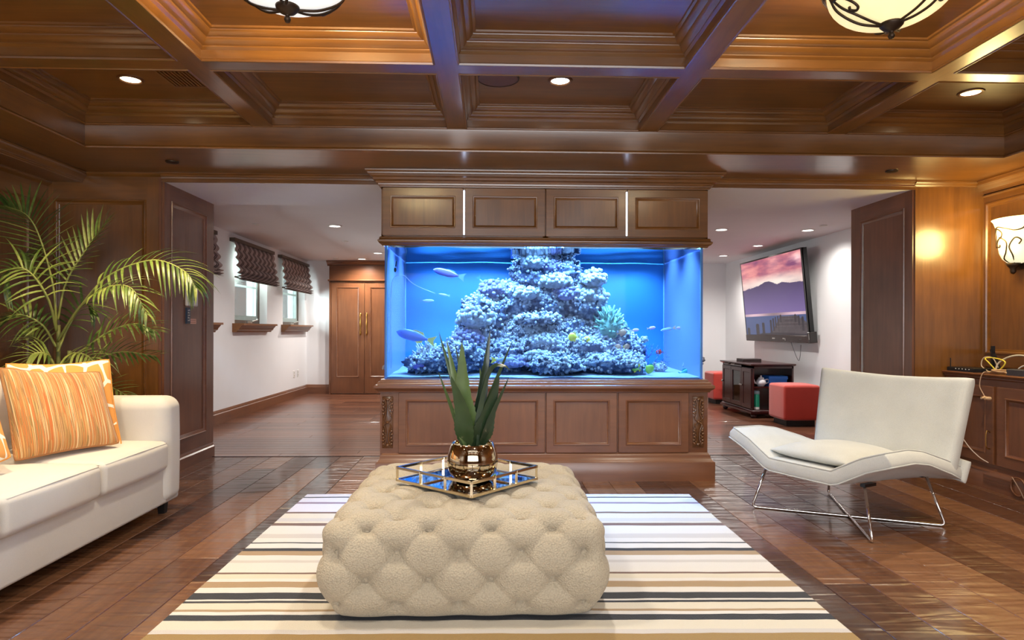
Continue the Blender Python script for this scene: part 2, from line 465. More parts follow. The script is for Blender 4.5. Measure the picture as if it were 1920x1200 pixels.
# left wall
wl = MB().box((XL - .2, YREAR, 0), (XL, YF, 2.75)).build('wall_left', M['wood_z'], kind='structure')
fr = facing_px(XL)
ys = [YREAR, -1.1, .4, 1.9, 3.35, 4.83]
for y0, y1 in zip(ys[:-1], ys[1:]): wall_panel(wl, fr, y0 + .2, y1, .22, 2.13, .2, 0, .22, .12)
MB().box((4.83, 0, 0), (YF, 2.25, .018), fr).build('stile', M['wood_z'], wl)
crown(wl, fr, YREAR, YF, crown_poly(2.285, .05, .05), M['wood_y'])
MB().extr(fr, base_poly(.13, .035), YREAR, YF).build('baseboard', M['wood_y'], wl, 40)
# right wall
wr = MB().box((XR, YREAR, 0), (XR + .2, YF, 2.75)).build('wall_right', M['wood_z'], kind='structure')
fr = facing_nx(XR)
ys = [YREAR, -1.1, .4, 1.9, 3.45, 5.02]
for y0, y1 in zip(ys[:-1], ys[1:]): wall_panel(wr, fr, y0 + .16, y1, .975, 2.185, .16, 0, .1, .06)
MB().box((5.02, 0, 0), (YF, 2.245, .018), fr).build('stile', M['wood_z'], wr)
crown(wr, fr, YREAR, YF, crown_poly(ZS, .115, .1), M['wood_y'])
crown(wr, fr, YREAR, YF, crown_poly(2.245, .03, .03), M['wood_y'])
MB().extr(fr, base_poly(.13, .035), YREAR, YF).build('baseboard', M['wood_y'], wr, 40)

# opening wall: left and right piers with panelled reveals
pl = MB().box((XL - .2, YF, 0), (OL, YB, 2.75)).build('wall_front_left', M['wood_z'], kind='structure')
fr = front(YF)
wall_panel(pl, fr, -3.375, -2.67, .24, 2.155, .055, .095, .24, .21)
MB().box((OL - .02, 0, 0), (OL, ZS, .018), fr).build('corner_bead', M['cherry_z'], pl)
crown(pl, fr, XL, OL, crown_poly(ZS, .05, .04), M['wood_x'])
MB().extr(fr, base_poly(.13, .035), XL, OL).build('baseboard', M['wood_x'], pl, 40)
fr = facing_px(OL)
wall_panel(pl, fr, 5.155, 5.785, .24, 2.17, .105, .145, .11, .125, t=.016, m='cherry')
MB().extr(fr, base_poly(.135, .03), YF, YB).build('baseboard', M['cherry_y'], pl, 40)
pr = MB().box((OR, YF, 0), (XR + .4, YB, 2.75)).build('wall_front_right', M['wood_z'], kind='structure')
fr = front(YF)
MB().box((OR, .13, 0), (XR, ZS, .012), fr).build('panel', M['wood_z'], pr)
crown(pr, fr, OR - .012, XR, crown_poly(ZS, .06, .05), M['wood_x'])
MB().extr(fr, base_poly(.13, .035), OR, XR).build('baseboard', M['wood_x'], pr, 40)
fr = facing_nx(OR)
wall_panel(pr, fr, 5.15, 5.785, .24, 2.165, .1, .145, .11, .13, t=.016, m='cherry')
MB().extr(fr, base_poly(.135, .03), YF, YB).build('baseboard', M['cherry_y'], pr, 40)
# head of the opening: wood face to the front, white underside beyond
hd = MB().box((OL, YF, ZH), (OR, YB, 2.75)).build('wall_front_head', M['white_ceiling'], kind='structure')
fr = front(YF)
hp = [(2.292, 0), (ZS, 0), (ZS, .045), (2.352, .045), (2.346, .034), (2.334, .03), (2.332, .022), (2.318, .02), (2.314, .012), (2.292, .012)]
MB().extr(fr, hp, OL, OR).build('head_molding', M['wood_x'], hd, 40)

# rear wall behind the camera; its window is added for the fill light
rw = MB()
rw.box((XL - .2, YREAR - .2, 0), (-2.1, YREAR, 2.75)); rw.box((2.7, YREAR - .2, 0), (XR + .2, YREAR, 2.75))
rw.box((-2.1, YREAR - .2, 0), (2.7, YREAR, .7)); rw.box((-2.1, YREAR - .2, 2.3), (2.7, YREAR, 2.75))
rw = rw.build('wall_rear', M['wood_z'], kind='structure')
M['white_trim'] = simple('white_painted_wood', srgb(228, 228, 224), .4, var=.02)
M['pane'] = thin_glass('window_glass', (.93, .98, .96, 1), .8)
mb = MB()
for k in range(4):
    x = -2.1 + 1.6 * k; mb.box((x - .04, YREAR - .12, .7), (x + .04, YREAR - .04, 2.3))
mb.box((-2.1, YREAR - .12, .7), (2.7, YREAR - .04, .77)); mb.box((-2.1, YREAR - .12, 2.23), (2.7, YREAR - .04, 2.3))
win = mb.build('window_4', M['white_trim'], kind='structure')  # unseen window, added to hold the rear fill light
for k in range(3): MB().box((-2.06 + 1.6 * k, YREAR - .085, .77), (-.54 + 1.6 * k, YREAR - .08, 2.23)).build('pane', M['pane'], win)

# ---- coffered ceiling
ce = MB().box((XL - .2, YREAR - .2, 2.66), (XR + .2, YF, 2.75)).build('ceiling', M['wood_x'], kind='structure')
CX = [(-2.70, -1.591), (-1.479, -.294), (-.182, 1.004), (1.116, 2.309), (2.421, 3.55)]
CY = [(3.40, 4.33), (1.86, 3.29), (.30, 1.75), (-1.27, .19), (-2.45, -1.38)]
CP = [(0, ZB), (.004, ZB - .004), (.010, ZB - .003), (.013, ZB + .006), (.008, ZB + .012), (.008, ZB + .055), (.014, ZB + .06), (.02, ZB + .066), (.02, ZB + .072),
      (.034, ZB + .078), (.05, ZB + .095), (.052, ZB + .102), (.066, ZB + .105), (.082, ZB + .12), (.084, ZB + .128), (.096, ZB + .131), (.1, ZP)]
for x0, x1 in CX:
    for y0, y1 in CY:
        for j in range(4): MB().ring_side(WORLD, x0, x1, y0, y1, CP, j).build('coffer_molding', M['wood_x' if j % 2 == 0 else 'wood_y'], ce, 35)
        MB().box((x0 + .05, y0 + .05, ZP - .001), (x1 - .05, y1 - .05, ZP + .012)).build('coffer_panel', M['wood_x'], ce)
for (a, b), (c, d) in zip(CX[:-1], CX[1:]):
    MB().box((b, -2.45, ZB), (c, 4.33, 2.66)).build('beam', M['wood_y'], ce)
for (a, b), (c, d) in zip(CY[1:], CY[:-1]):
    for x0, x1 in CX: MB().box((x0, b, ZB), (x1, c, 2.66)).build('beam', M['wood_x'], ce)
# dropped soffit round the edge: underside, face and bead
def soffit(x0, x1, y0, y1, mat): MB().box((x0, y0, ZS), (x1, y1, 2.66)).build('soffit', mat, ce)
soffit(XL, XR, 4.334, YF, M['wood_x']); soffit(XL, -2.704, YREAR, 4.334, M['wood_y']); soffit(3.554, XR, YREAR, 4.334, M['wood_y']); soffit(-2.704, 3.554, YREAR, -2.454, M['wood_x'])
FP = [(0, ZS - .004), (.012, ZS - .004), (.014, ZS + .004), (.01, ZS + .014), (.004, ZS + .018), (.004, ZB - .01), (.008, ZB)]
for j in range(4): MB().ring_side(WORLD, -2.704, 3.554, -2.454, 4.334, FP, j).build('fascia', M['wood_x' if j % 2 == 0 else 'wood_y'], ce, 35)
# lowered valance along the left wall
va = MB().box((XL, YREAR, 2.285), (-3.16, YF - .002, ZS)).build('valance', M['wood_y'], ce)
crown(ce, facing_px(-3.16), YREAR, YF - .002, crown_poly(ZS - .002, .08, .05), M['wood_y'])

# ---- back room
bw = MB()
yy = [(5.93, 6.52), (7.72, 8.45), (9.65, 10.37), (11.57, BY)]
for a, b in yy: bw.box((BXL - .3, a, 0), (BXL, b, 2.75))
for a, b in ((6.52, 7.72), (8.45, 9.65), (10.37, 11.57)):
    bw.box((BXL - .3, a, 0), (BXL, b, 1.235)); bw.box((BXL - .3, a, 2.26), (BXL, b, 2.75))
wbl = bw.build('wall_back_left', M['white_wall'], kind='structure')
wb = MB().box((BXL - .3, BY, 0), (BXR + .3, BY + .2, 2.75)).build('wall_back', M['white_wall'], kind='structure')
wbr = MB().box((BXR, YB, 0), (BXR + .2, BY, 2.75)).build('wall_back_right', M['white_wall'], kind='structure')
cb = MB().box((BXL, YB, ZC2), (BXR, BY, 2.75)).build('ceiling_back', M['white_ceiling'], kind='structure')
bp = base_poly(.165, .028)
MB().extr(facing_px(BXL), bp, YB, BY).build('baseboard_left', M['cherry_y'], smooth=40, kind='structure')
MB().extr(facing_nx(BXR), bp, YB, BY).build('baseboard_right', M['cherry_y'], smooth=40, kind='structure')
MB().extr(front(BY), bp, BXL, -2.93).build('baseboard_back', M['cherry_x'], smooth=40, kind='structure')
MB().extr(front(BY), bp, -1.6, BXR).build('baseboard_back', M['cherry_x'], smooth=40, kind='structure')

# windows with casement sashes, cranks and moulded sills
M['sash'] = simple('grey_green_window_frame', srgb(150, 164, 162), .45)
M['bronze_frame'] = simple('dark_bronze_window_frame', srgb(78, 62, 50), .4)
SILL = [(0, 0), (0, .055), (.018, .062), (.03, .085), (.05, .092), (.075, .115), (.09, .125), (.09, .15), (.115, .15), (.115, 0)]
for n, (a, b) in enumerate(((6.52, 7.72), (8.45, 9.65), (10.37, 11.57))):
    fr = facing_px(BXL - .14)
    mb = MB()
    mb.ring(fr, a, b, 1.235, 2.26, [(0, -.05), (0, .03), (.05, .03), (.05, -.05)])
    wn = mb.build('window_%d' % (n + 1), M['bronze_frame'], kind='structure')
    MB().ring(fr, a + .05, b - .05, 1.285, 2.21, [(0, -.03), (0, .02), (.065, .02), (.065, -.03)]).build('sash', M['sash'], wn)
    MB().box((a + .115, 1.75, -.015), (b - .115, 1.775, .01), fr).build('glazing_bar', M['sash'], wn)
    MB().box((a + .115, 1.35, -.01), (b - .115, 2.145, -.004), fr).build('pane', M['pane'], wn)
    ck = MB(); c0 = fr.p(b - .42, 1.262, .04)
    ck.box((b - .5, 1.245, .03), (b - .34, 1.275, .05), fr); ck.tube([c0, c0 + Vector((.05, -.02, .012)), c0 + Vector((.07, .1, .03))], .008, 6); ck.ball(c0 + Vector((.07, .11, .035)), .014, 8, 5)
    ck.build('crank', M['silver'], wn, 40)
    MB().extr(facing_px(BXL), [(1.235 - .115 + q, c) for q, c in SILL], a - .08, b + .02).build('sill', M['oak_y'], wn, 40)
# ================================================================== lamps and ceiling fittings
def can(x, y, z, label, power, col, disc, r=.075, size=115, group=None):
    t = thing('recessed_downlight', (x, y, z - .012), label, 'ceiling light', group)
    MB().lathe([(r * .70, z + .001), (r * .72, z - .006), (r * .8, z - .011), (r * .95, z - .009), (r, z - .001)], (x, y, 0), 28).build('trim_ring', M['trim_ring'], t, 40)
    MB().disc((x, y, z - .004), r * .71, 24).build('lens', disc, t)
    light('downlight_beam', 'SPOT', (x, y, z - .03), power, col, spot_size=math.radians(size), spot_blend=1.0, shadow_soft_size=.04)
M['trim_ring'] = simple('bronze_trim_ring', srgb(120, 84, 56), .35, .3)
can(-2.165, 3.90, ZP, 'warm downlight in the leftmost far coffer beside the vent grille', 150, (1, .76, .44), M['lamp_disc_warm'])
can(.405, 3.82, ZP, 'white downlight in the centre far coffer beside the round speaker', 120, (1, .93, .84), M['lamp_disc'])
can(2.99, 3.91, ZP, 'small downlight in the rightmost far coffer with dark bronze rim', 110, (1, .88, .68), M['lamp_disc_warm'])
for x, y, lb, pw, cl in ((-2.16, 2.6, 'added warm fill downlight above the sofa, left of the picture edge', 85, (1, .80, .54)), (2.99, 2.6, 'added warm fill downlight over the right foreground floor', 90, (1, .84, .6)),
                     (-2.16, 1.0, 'downlight over the near end of the sofa', 90, (1, .93, .82)), (.41, .95, 'downlight in the centre coffer above the camera', 105, (1, .93, .82)), (2.99, 1.0, 'downlight over the near right floor', 110, (1, .93, .82)),
                     (-.9, -.6, 'left downlight nearest the rear wall', 110, (1, .93, .82)), (1.7, -.6, 'right downlight nearest the rear wall', 110, (1, .93, .82))):   # first two added to brighten the sides; the rest above and behind the camera
    can(x, y, ZP, lb, pw, cl, M['lamp_disc'])
M['trim_ring'] = simple('white_trim_ring', srgb(235, 235, 235), .4)
BC = (1, .95, .88)
for (x, y), lb in (((-1.88, 7.72), 'nearest white ceiling downlight left of the aquarium canopy'), ((-2.27, 11.26), 'white ceiling downlight right above the double door cornice'),
                   ((-1.84, 10.39), 'white ceiling downlight just left of the aquarium top edge, before the double doors'), ((2.81, 7.76), 'white ceiling downlight nearest the right end of the aquarium canopy'),
                   ((3.86, 9.18), 'white ceiling downlight above the left edge of the television'), ((3.81, 10.43), 'farthest white ceiling downlight right of the aquarium'),
                   ((3.88, 7.75), 'white ceiling downlight right of and above the television')):
    can(x, y, ZC2, lb, (50 if y < 8 else 85) if x > 3 else 110, BC, M['lamp_disc'], .085, 155)
for x, y, z, lb, m in ((-2.303, 4.683, ZS, 'dark sprinkler cover plate on the soffit above the left pier', 'iron'), (2.998, 4.713, ZS, 'dark sprinkler cover plate on the soffit before the right opening', 'iron'),
                       (-2.785, 7.646, ZC2, 'white sprinkler cover plate near the window blinds', 'white_plastic'), (-2.061, 9.048, ZC2, 'white sprinkler cover plate midway between two left downlights', 'white_plastic'),
                       (-2.707, 11.2, ZC2, 'white sprinkler cover plate by the left back corner', 'white_plastic'), (3.888, 7.4, ZC2, 'white sprinkler cover plate in front of the television downlight', 'white_plastic')):
    MB().lathe([(.001, z - .012), (.03, z - .012), (.042, z - .009), (.045, z)], (x, y, 0), 20).build('sprinkler_cover', M[m], smooth=40, label=lb, cat='sprinkler')
# flush ceiling speaker and air vent
t = thing('ceiling_speaker', (.033, 3.80, ZP - .008), 'round flush speaker grille in the centre far coffer', 'speaker')
M['speaker_cloth'] = simple('brown_speaker_mesh', srgb(112, 76, 56), .6, bstr=.5, bscale=500)
MB().disc((.033, 3.80, ZP - .007), .118, 40, h=.006).build('grille', M['speaker_cloth'], t)
MB().lathe([(.118, ZP), (.118, ZP - .009), (.124, ZP - .009), (.128, ZP)], (.033, 3.80, 0), 40).build('rim', M['iron'], t, 40)
t = thing('air_vent', (-1.78, 3.87, ZP - .012), 'brown slatted air vent in the leftmost far coffer', 'vent')
fr = Fr((-1.955, 3.74, ZP), (1, 0, 0), (0, 1, 0), (0, 0, -1))
MB().ring(fr, 0, .30, 0, .26, [(0, 0), (0, .008), (.014, .01), (.018, 0)]).build('frame', M['wood_x'], t)
for k in range(12): MB().box((.025 + .0215 * k, .018, -.002), (.034 + .0215 * k, .242, .009), fr).build('slat', M['wood_y'], t)

# bowl lamps
M['bowl_cool'] = glow('lit_frosted_glass_cool', (.92, .93, .90, 1), .62)
M['bowl_warm'] = glow('lit_alabaster_glass_warm', (1.0, .84, .45, 1), .66)
def bowl_lamp(x, y, label, glass, power, col, rot=0.0):
    z = 2.385
    t = thing('bowl_ceiling_lamp', (x, y, 2.33), label, 'ceiling light')
    R = .235
    outer = [(R * math.sin(a), z + .15 * (1 - math.cos(a))) for a in [PI / 2 * i / 12 for i in range(13)]]
    inner = [(r * .965, zz + .006) for r, zz in outer[::-1]]
    MB().lathe(outer + inner, (x, y, 0), 48).build('glass_bowl', glass, t, True)
    rm = [(R + .004, z + .148), (R + .016, z + .152), (R + .02, z + .158), (R + .014, z + .164), (R + .02, z + .17), (R + .01, z + .176), (R - .01, z + .176), (R - .01, z + .16), (R + .004, z + .148)]
    MB().lathe(rm, (x, y, 0), 48).build('rim_band', M['rim'], t, 40)
    MB().lathe([(.0, z - .058), (.008, z - .058), (.013, z - .048), (.012, z - .04), (.007, z - .034), (.012, z - .028), (.03, z - .02), (.043, z - .006), (.045, z + .002), (.038, z + .01), (.0, z + .01)], (x, y, 0), 24).build('finial', M['iron'], t, True)
    for k in range(3):
        w = rot + 2 * PI * k / 3
        fr = Fr((x, y, 0), (math.cos(w), math.sin(w), 0), (-math.sin(w), math.cos(w), 0), (0, 0, 1))
        on = lambda r, s: fr.p(math.sqrt(max(r * r - s * s, 0)), s, z + .15 * (1 - math.sqrt(max(0, 1 - min(1, r / R) ** 2))) - .007)
        sc = MB()
        for sg in (-1, 1):
            pts = [on(.03, sg * .004), on(.09, sg * .028), on(.15, sg * .042), on(.2, sg * .032), on(.232, sg * .006)] if sg > 0 else [on(.03, -.004), on(.12, -.008), on(.2, -.004), on(.232, 0)]
            sc.tube(spline(pts, 20), .0055, 6)
        cur = [on(.225, .02 + .0), on(.222, .06), on(.2, .085), on(.175, .082), on(.165, .062), on(.178, .05), on(.188, .06)]
        sc.tube(spline(cur, 24), .0055, 6)
        sc.build('scroll_strap', M['iron'], t, True)
    MB().lathe([(0, ZP - .035), (.05, ZP - .03), (.075, ZP - .012), (.08, ZP)], (x, y, 0), 28).build('ceiling_plate', M['iron'], t, True)
    MB().tube([(x, y, z + .12), (x, y, ZP - .03)], .012, 8).build('stem', M['iron'], t)
    for k in (0, 1, 2): light('bowl_lamp_bulb', 'POINT', (x + .11 * math.cos(2.1 * k + .4), y + .11 * math.sin(2.1 * k + .4), z + .2), power / 3, col, shadow_soft_size=.03)
    light('bowl_lamp_glow', 'SPOT', (x, y, z - .075), power * 1.1, (1, .91, .74), spot_size=math.radians(150), spot_blend=.6, shadow_soft_size=.12)
M['rim'] = simple('polished_bronze_rim', srgb(120, 92, 70), .15, 1.0)
bowl_lamp(-.785, 2.475, 'white lit glass bowl ceiling lamp in the left coffer', M['bowl_cool'], 60, (1, .80, .42), .5)
bowl_lamp(1.60, 2.52, 'cream lit glass bowl ceiling lamp with curled iron straps in the right coffer', M['bowl_warm'], 30, (1, .86, .56), 2.95)

# wall sconce
t = thing('wall_sconce', (3.9, 4.69, 1.6), 'lit frosted glass wall sconce with curled iron work on the right wall', 'wall lamp')
M['sconce_glass'] = glow('lit_frosted_sconce_glass', (1.0, .93, .62, 1), .62)
fr = Fr((3.955, 4.69, 0), (-1, 0, 0), (0, 1, 0), (0, 0, 1))
pf = [(.03, 1.665), (.075, 1.675), (.11, 1.705), (.132, 1.75), (.142, 1.81), (.147, 1.88), (.156, 1.94), (.176, 1.99), (.19, 2.005)]
SX = .78
pro = pf + [(r - .007, z) for r, z in pf[::-1]]
mb = MB()
mb.lathe(pro, (0, 0, 0), 28, -PI / 2, PI / 2)
mb.v = [fr.p(p.x * SX, p.y, p.z) for p in mb.v]
mb.build('glass_shade', M['sconce_glass'], t, 50)
MB().box((-.022, -.06, 1.62), (-.004, .06, 1.95), fr).build('back_plate', M['iron'], t)
MB().lathe([(0, 1.585), (.012, 1.59), (.02, 1.605), (.018, 1.625), (.034, 1.645), (.05, 1.668), (0, 1.668)], (3.915, 4.69, 0), 20).build('finial', M['iron'], t, True)
def on_shade(w, z):
    r = float(np.interp(z, [q[1] for q in pf], [q[0] for q in pf])) + .007
    return fr.p(math.cos(w) * r * SX, math.sin(w) * r, z)
D = math.radians
for pts in ([(-8, 1.66), (-14, 1.70), (6, 1.75), (10, 1.82), (-10, 1.86), (-28, 1.835), (-30, 1.80), (-16, 1.795), (-14, 1.812)],
            [(-60, 1.82), (-48, 1.80), (-42, 1.85), (-36, 1.91), (-20, 1.93), (-4, 1.90), (-6, 1.87), (-16, 1.865)],
            [(-36, 1.915), (-18, 1.945), (10, 1.925), (34, 1.905), (54, 1.915), (60, 1.945)],
            [(8, 1.66), (26, 1.72), (18, 1.79), (34, 1.85), (50, 1.83), (44, 1.80)]):
    pts = [(a, b) for a, b in pts]
    MB().tube(spline([on_shade(D(-a), b) for a, b in pts], 40), .005, 6).build('iron_scroll', M['iron'], t, True)
light('sconce_bulb', 'POINT', (3.74, 4.69, 1.90), 17, (1, .75, .28), shadow_soft_size=.13)
# ================================================================== aquarium furniture
def door_leaf(par, fr, a0, a1, b0, b1, st, t=.022, m='cherry', nm='door', rail=None):
    """framed cabinet door with a recessed moulded panel"""
    h = M[m + ('_x' if abs(fr.u.x) > .5 else '_y')]
    d = MB().ring(fr, a0, a1, b0, b1, [(0, 0), (0, t - .003), (.003, t), (st, t), (st, .004)]).build(nm, h, par)
    MB().ring(fr, a0 + st - .002, a1 - st + .002, b0 + st - .002, b1 - st + .002, [(0, t), (.004, t + .004), (.01, t + .003), (.014, t - .006), (.022, t - .009), (.026, .006)]).build('panel_molding', h, d, 50)
    MB().box((a0 + st + .005, b0 + st + .005, .002), (a1 - st - .005, b1 - st - .005, .0085), fr).build('panel', M[m + '_z'], d)
    return d
def ringed(par, name, x0, x1, y0, y1, prof, mat):
    return MB().ring(WORLD, x0, x1, y0, y1, prof).build(name, mat, par, 40)
AX0, AX1, AY0, AY1 = -.85, 1.675, 4.915, 6.09      # carcass
# --- stand
st = thing('aquarium_stand', ((AX0 + AX1) / 2, (AY0 + AY1) / 2, 0), 'long brown wooden aquarium stand with panelled doors and carved corners', 'cabinet')
MB().box((AX0, AY0, .19), (AX1, AY1, .69)).build('carcass', M['cherry_x'], st)
ringed(st, 'plinth', AX0 - .026, AX1 + .042, AY0 - .055, AY1 + .03, [(0, 0), (0, .142), (.006, .15), (.012, .15), (.016, .158), (.026, .17), (.028, .19), (.04, .205), (.044, .212), (.06, .212)], M['cherry_x'])
tp = [(.06, .672), (.03, .678), (.026, .69), (.012, .70), (.0, .712), (0, .728), (.006, .735), (.02, .738), (.022, .75), (.028, .757), (.036, .76), (.038, .768), (.046, .775), (.06, .777), (.2, .777)]
ringed(st, 'top_molding', AX0 - .04, AX1 + .04, AY0 - .055, AY1 + .04, tp, M['cherry_x'])
MB().box((AX0 + .05, AY0 + .05, .74), (AX1 - .05, AY1 - .05, .776)).build('top_board', M['cherry_x'], st)
fr = front(AY0)
for a0, a1, in ((-.708, .411), (.419, .965), (.977, 1.522)): door_leaf(st, fr, a0, a1, .213, .676, .058, .02)
def carving(fr, a0, a1, b0, b1):
    mb = MB(); ca = (a0 + a1) / 2; W = (a1 - a0); H = b1 - b0; cm = (b0 + b1) / 2
    mb.cbox((a0, b0, 0), (a1, b1, .005), .003, fr)
    for sy in (-1, 1):
        for sx in (-1, 1):
            mb.tube(spline([fr.p(ca, cm, .010), fr.p(ca + sx * .30 * W, cm + sy * .05 * H, .012), fr.p(ca + sx * .16 * W, cm + sy * .15 * H, .012), fr.p(ca + sx * .1 * W, cm + sy * .3 * H, .012), fr.p(ca + sx * .2 * W, cm + sy * .42 * H, .012), fr.p(ca + sx * .38 * W, cm + sy * .46 * H, .010)], 24), .0055, 6)
            mb.tube(spline([fr.p(ca + sx * .3 * W, cm + sy * .04 * H, .010), fr.p(ca + sx * .42 * W, cm + sy * .1 * H, .012), fr.p(ca + sx * .34 * W, cm + sy * .14 * H, .012), fr.p(ca + sx * .3 * W, cm + sy * .11 * H, .010)], 12), .0045, 6)
            for k in range(5):
                c = fr.p(ca + sx * (.36 + .05 * (k % 2)) * W, cm + sy * (.17 + .062 * k) * H, .011)
                mb.ball(c, .0105, 8, 5, (1.1, .8, 1.0)); mb.ball(fr.p(ca + sx * .24 * W, cm + sy * (.2 + .062 * k) * H, .009), .0065, 6, 4)
        mb.ball(fr.p(ca, cm + sy * .44 * H, .01), .012, 8, 5, (1.2, .8, 1))
    mb.ball(fr.p(ca, cm, .012), .011, 8, 5)
    return mb
M['carved'] = wood('carved_wood_gilt_wear', 'z', srgb(66, 34, 20), srgb(136, 92, 52), .32, .4)
for a0, a1 in ((-.834, -.751), (1.557, 1.643)): carving(fr, a0, a1, .25, .645).build('carving', M['carved'], st, 60)
# --- canopy
cn = thing('aquarium_canopy', ((AX0 + AX1) / 2, (AY0 + AY1) / 2, 1.79), 'wooden aquarium canopy with four flip doors and stepped crown', 'cabinet')
CX0, CX1 = -.845, 1.672
mb = MB()
mb.box((CX0, AY0, 1.86), (CX0 + .018, AY1, 2.27)); mb.box((CX1 - .018, AY0, 1.86), (CX1, AY1, 2.27)); mb.box((CX0, AY1 - .02, 1.86), (CX1, AY1, 2.27)); mb.box((CX0, AY0, 2.245), (CX1, AY1, 2.27))
mb.box((CX0, AY0, 1.85), (CX1, AY0 + .015, 1.885)); mb.box((CX0, AY0, 2.225), (CX1, AY0 + .015, 2.25)); mb.box((.39, AY0, 1.86), (.43, AY0 + .015, 2.25))  # front rails and centre mullion added to block lamp light at door gaps
mb.build('carcass', M['wood_z'], cn)
lp = [(.034, 1.795), (.03, 1.797), (.024, 1.808), (.012, 1.812), (.004, 1.822), (.0, 1.828), (0, 1.836), (.01, 1.842), (.014, 1.85), (.012, 1.856), (.02, 1.864), (.05, 1.866)]
ringed(cn, 'bottom_molding', CX0 - .022, CX1 + .026, AY0 - .045, AY1 + .02, lp, M['wood_x'])
kp = [(.105, 2.243), (.098, 2.243), (.096, 2.252), (.086, 2.256), (.084, 2.268), (.074, 2.27), (.07, 2.282), (.055, 2.29), (.05, 2.305), (.034, 2.314), (.03, 2.326), (.018, 2.328), (.016, 2.338), (.004, 2.342), (0, 2.35), (0, 2.358), (.2, 2.358)]
ringed(cn, 'crown', CX0 - .105, CX1 + .105, AY0 - .115, AY1 + .08, kp, M['wood_x'])
for a0, a1 in ((-.835, -.2205), (-.2085, .4065), (.4125, 1.0305), (1.0425, 1.664)): door_leaf(cn, fr, a0, a1, 1.872, 2.238, .062, .02, 'wood')
# lamps hung inside the canopy, seen as bright slits between the doors
M['tube_lamp'] = glow('lit_blue_white_tube', (.62, .72, 1, 1), 7.0)
for x, lb in ((-.2145, 'left upright blue-white lamp tube glowing through the canopy door gap'), (1.0365, 'right upright blue-white lamp tube glowing through the canopy door gap')):
    MB().tube([(x, 4.96, 1.88), (x, 4.96, 2.235)], .014, 10).build('canopy_lamp', M['tube_lamp'], label=lb, cat='lamp')
# --- tank: panes, seams, water, sand and blue back sheet
TX0, TX1, TY0, TY1, TZ0, TZ1 = -.822, 1.642, 4.93, 6.03, .778, 1.80
tk = thing('aquarium_tank', ((TX0 + TX1) / 2, (TY0 + TY1) / 2, TZ0), 'large glass fish tank filled with blue-lit water between stand and canopy', 'aquarium')
M['tank_glass'] = thin_glass('clear_tank_glass', (.74, .88, 1, 1), .14)
M['side_glass'] = thin_glass('end_glass_reflection_tint', (.55, .68, .98, 1), 1.0, (.42, .56, 1, 1), .45, .08)  # pale blue body colour stands in for reflection inside the end panes
MB().box((TX0, TY0, TZ0), (TX1, TY0 + .012, TZ1)).build('front_pane', M['tank_glass'], tk)
MB().box((TX0, TY0 + .012, TZ0), (TX0 + .012, TY1, TZ1)).build('end_pane', M['side_glass'], tk)
MB().box((TX1 - .012, TY0 + .012, TZ0), (TX1, TY1, TZ1)).build('end_pane', M['side_glass'], tk)
M['back_sheet'] = simple('blue_back_sheet', srgb(52, 128, 190), .7, var=.10, nscale=1.6)
MB().box((TX0 + .012, TY1 - .01, TZ0), (TX1 - .012, TY1, TZ1)).build('back_sheet', M['back_sheet'], tk)
M['seam'] = simple('pale_silicone_seam', srgb(150, 205, 235), .5)
for x, y in ((TX0 + .014, TY1 - .016), (TX1 - .014, TY1 - .016), (TX0 + .013, TY0 + .016), (TX1 - .013, TY0 + .016)):
    MB().tube([(x, y, TZ0), (x, y, TZ1)], .006, 6).build('silicone_seam', M['seam'], tk, True)
M['water'] = thin_glass('water_surface', (.86, .93, 1, 1), 2.2, None, 0, .03)
mb = MB(); n = 40; vs = []; fs = []
for i in range(n + 1):
    for j in range(15):
        x = TX0 + .013 + (TX1 - TX0 - .026) * i / n; y = TY0 + .013 + (TY1 - TY0 - .03) * j / 14
        vs.append((x, y, 1.788 + .005 * math.sin(9 * x + 3 * y) * math.sin(7 * y - 4 * x)))
for i in range(n):
    for j in range(14): fs.append((i * 15 + j, i * 15 + 15 + j, i * 15 + 16 + j, i * 15 + j + 1))
mb.add(vs, fs).build('water', M['water'], tk, True, fixn=False)
M['sand'] = simple('pale_coral_sand', srgb(150, 160, 176), .9, var=.1, nscale=60, bstr=.5, bscale=150)
mb = MB(); vs = []; fs = []; n = 48
for i in range(n + 1):
    for j in range(21):
        x = TX0 + .013 + (TX1 - TX0 - .026) * i / n; y = TY0 + .013 + (TY1 - TY0 - .03) * j / 20
        vs.append((x, y, TZ0 + .012 + .035 * j / 20 + .012 * noise.noise(Vector((x * 4, y * 4, 1)))))
for i in range(n):
    for j in range(20): fs.append((i * 21 + j, i * 21 + 21 + j, i * 21 + 22 + j, i * 21 + j + 1))
sd = mb.add(vs, fs).build('sand_bed', M['sand'], tk, True, fixn=False); sd['kind'] = 'stuff'
MB().box((TX0, TY0, TZ0 - .0005), (TX1, TY1, TZ0 + .008)).build('bottom_pane', M['side_glass'], tk)
# light bars under the canopy that light the water
M['bar'] = simple('black_aluminium_light_bar', srgb(20, 22, 26), .4, .6)
M['bar_led'] = glow('lit_blue_led_strip', (.35, .6, 1, 1), 12.0)
for k, (y, lb) in enumerate(((5.22, 'front blue aquarium light bar under the canopy'), (5.72, 'rear blue aquarium light bar under the canopy'))):
    t = thing('aquarium_light_bar', (.41, y, 1.9), lb, 'lamp')
    MB().cbox((-.7, y - .05, 1.975), (1.52, y + .05, 2.015), .006).build('housing', M['bar'], t)
    MB().box((-.66, y - .03, 1.97), (1.48, y + .03, 1.975)).build('led_strip', M['bar_led'], t)
    light('aquarium_beam', 'AREA', (.41, y, 1.962), 95 if k == 0 else 80, (.38, .68, 1.0), (0, 0, 0), shape='RECTANGLE', size=2.2, size_y=.12)

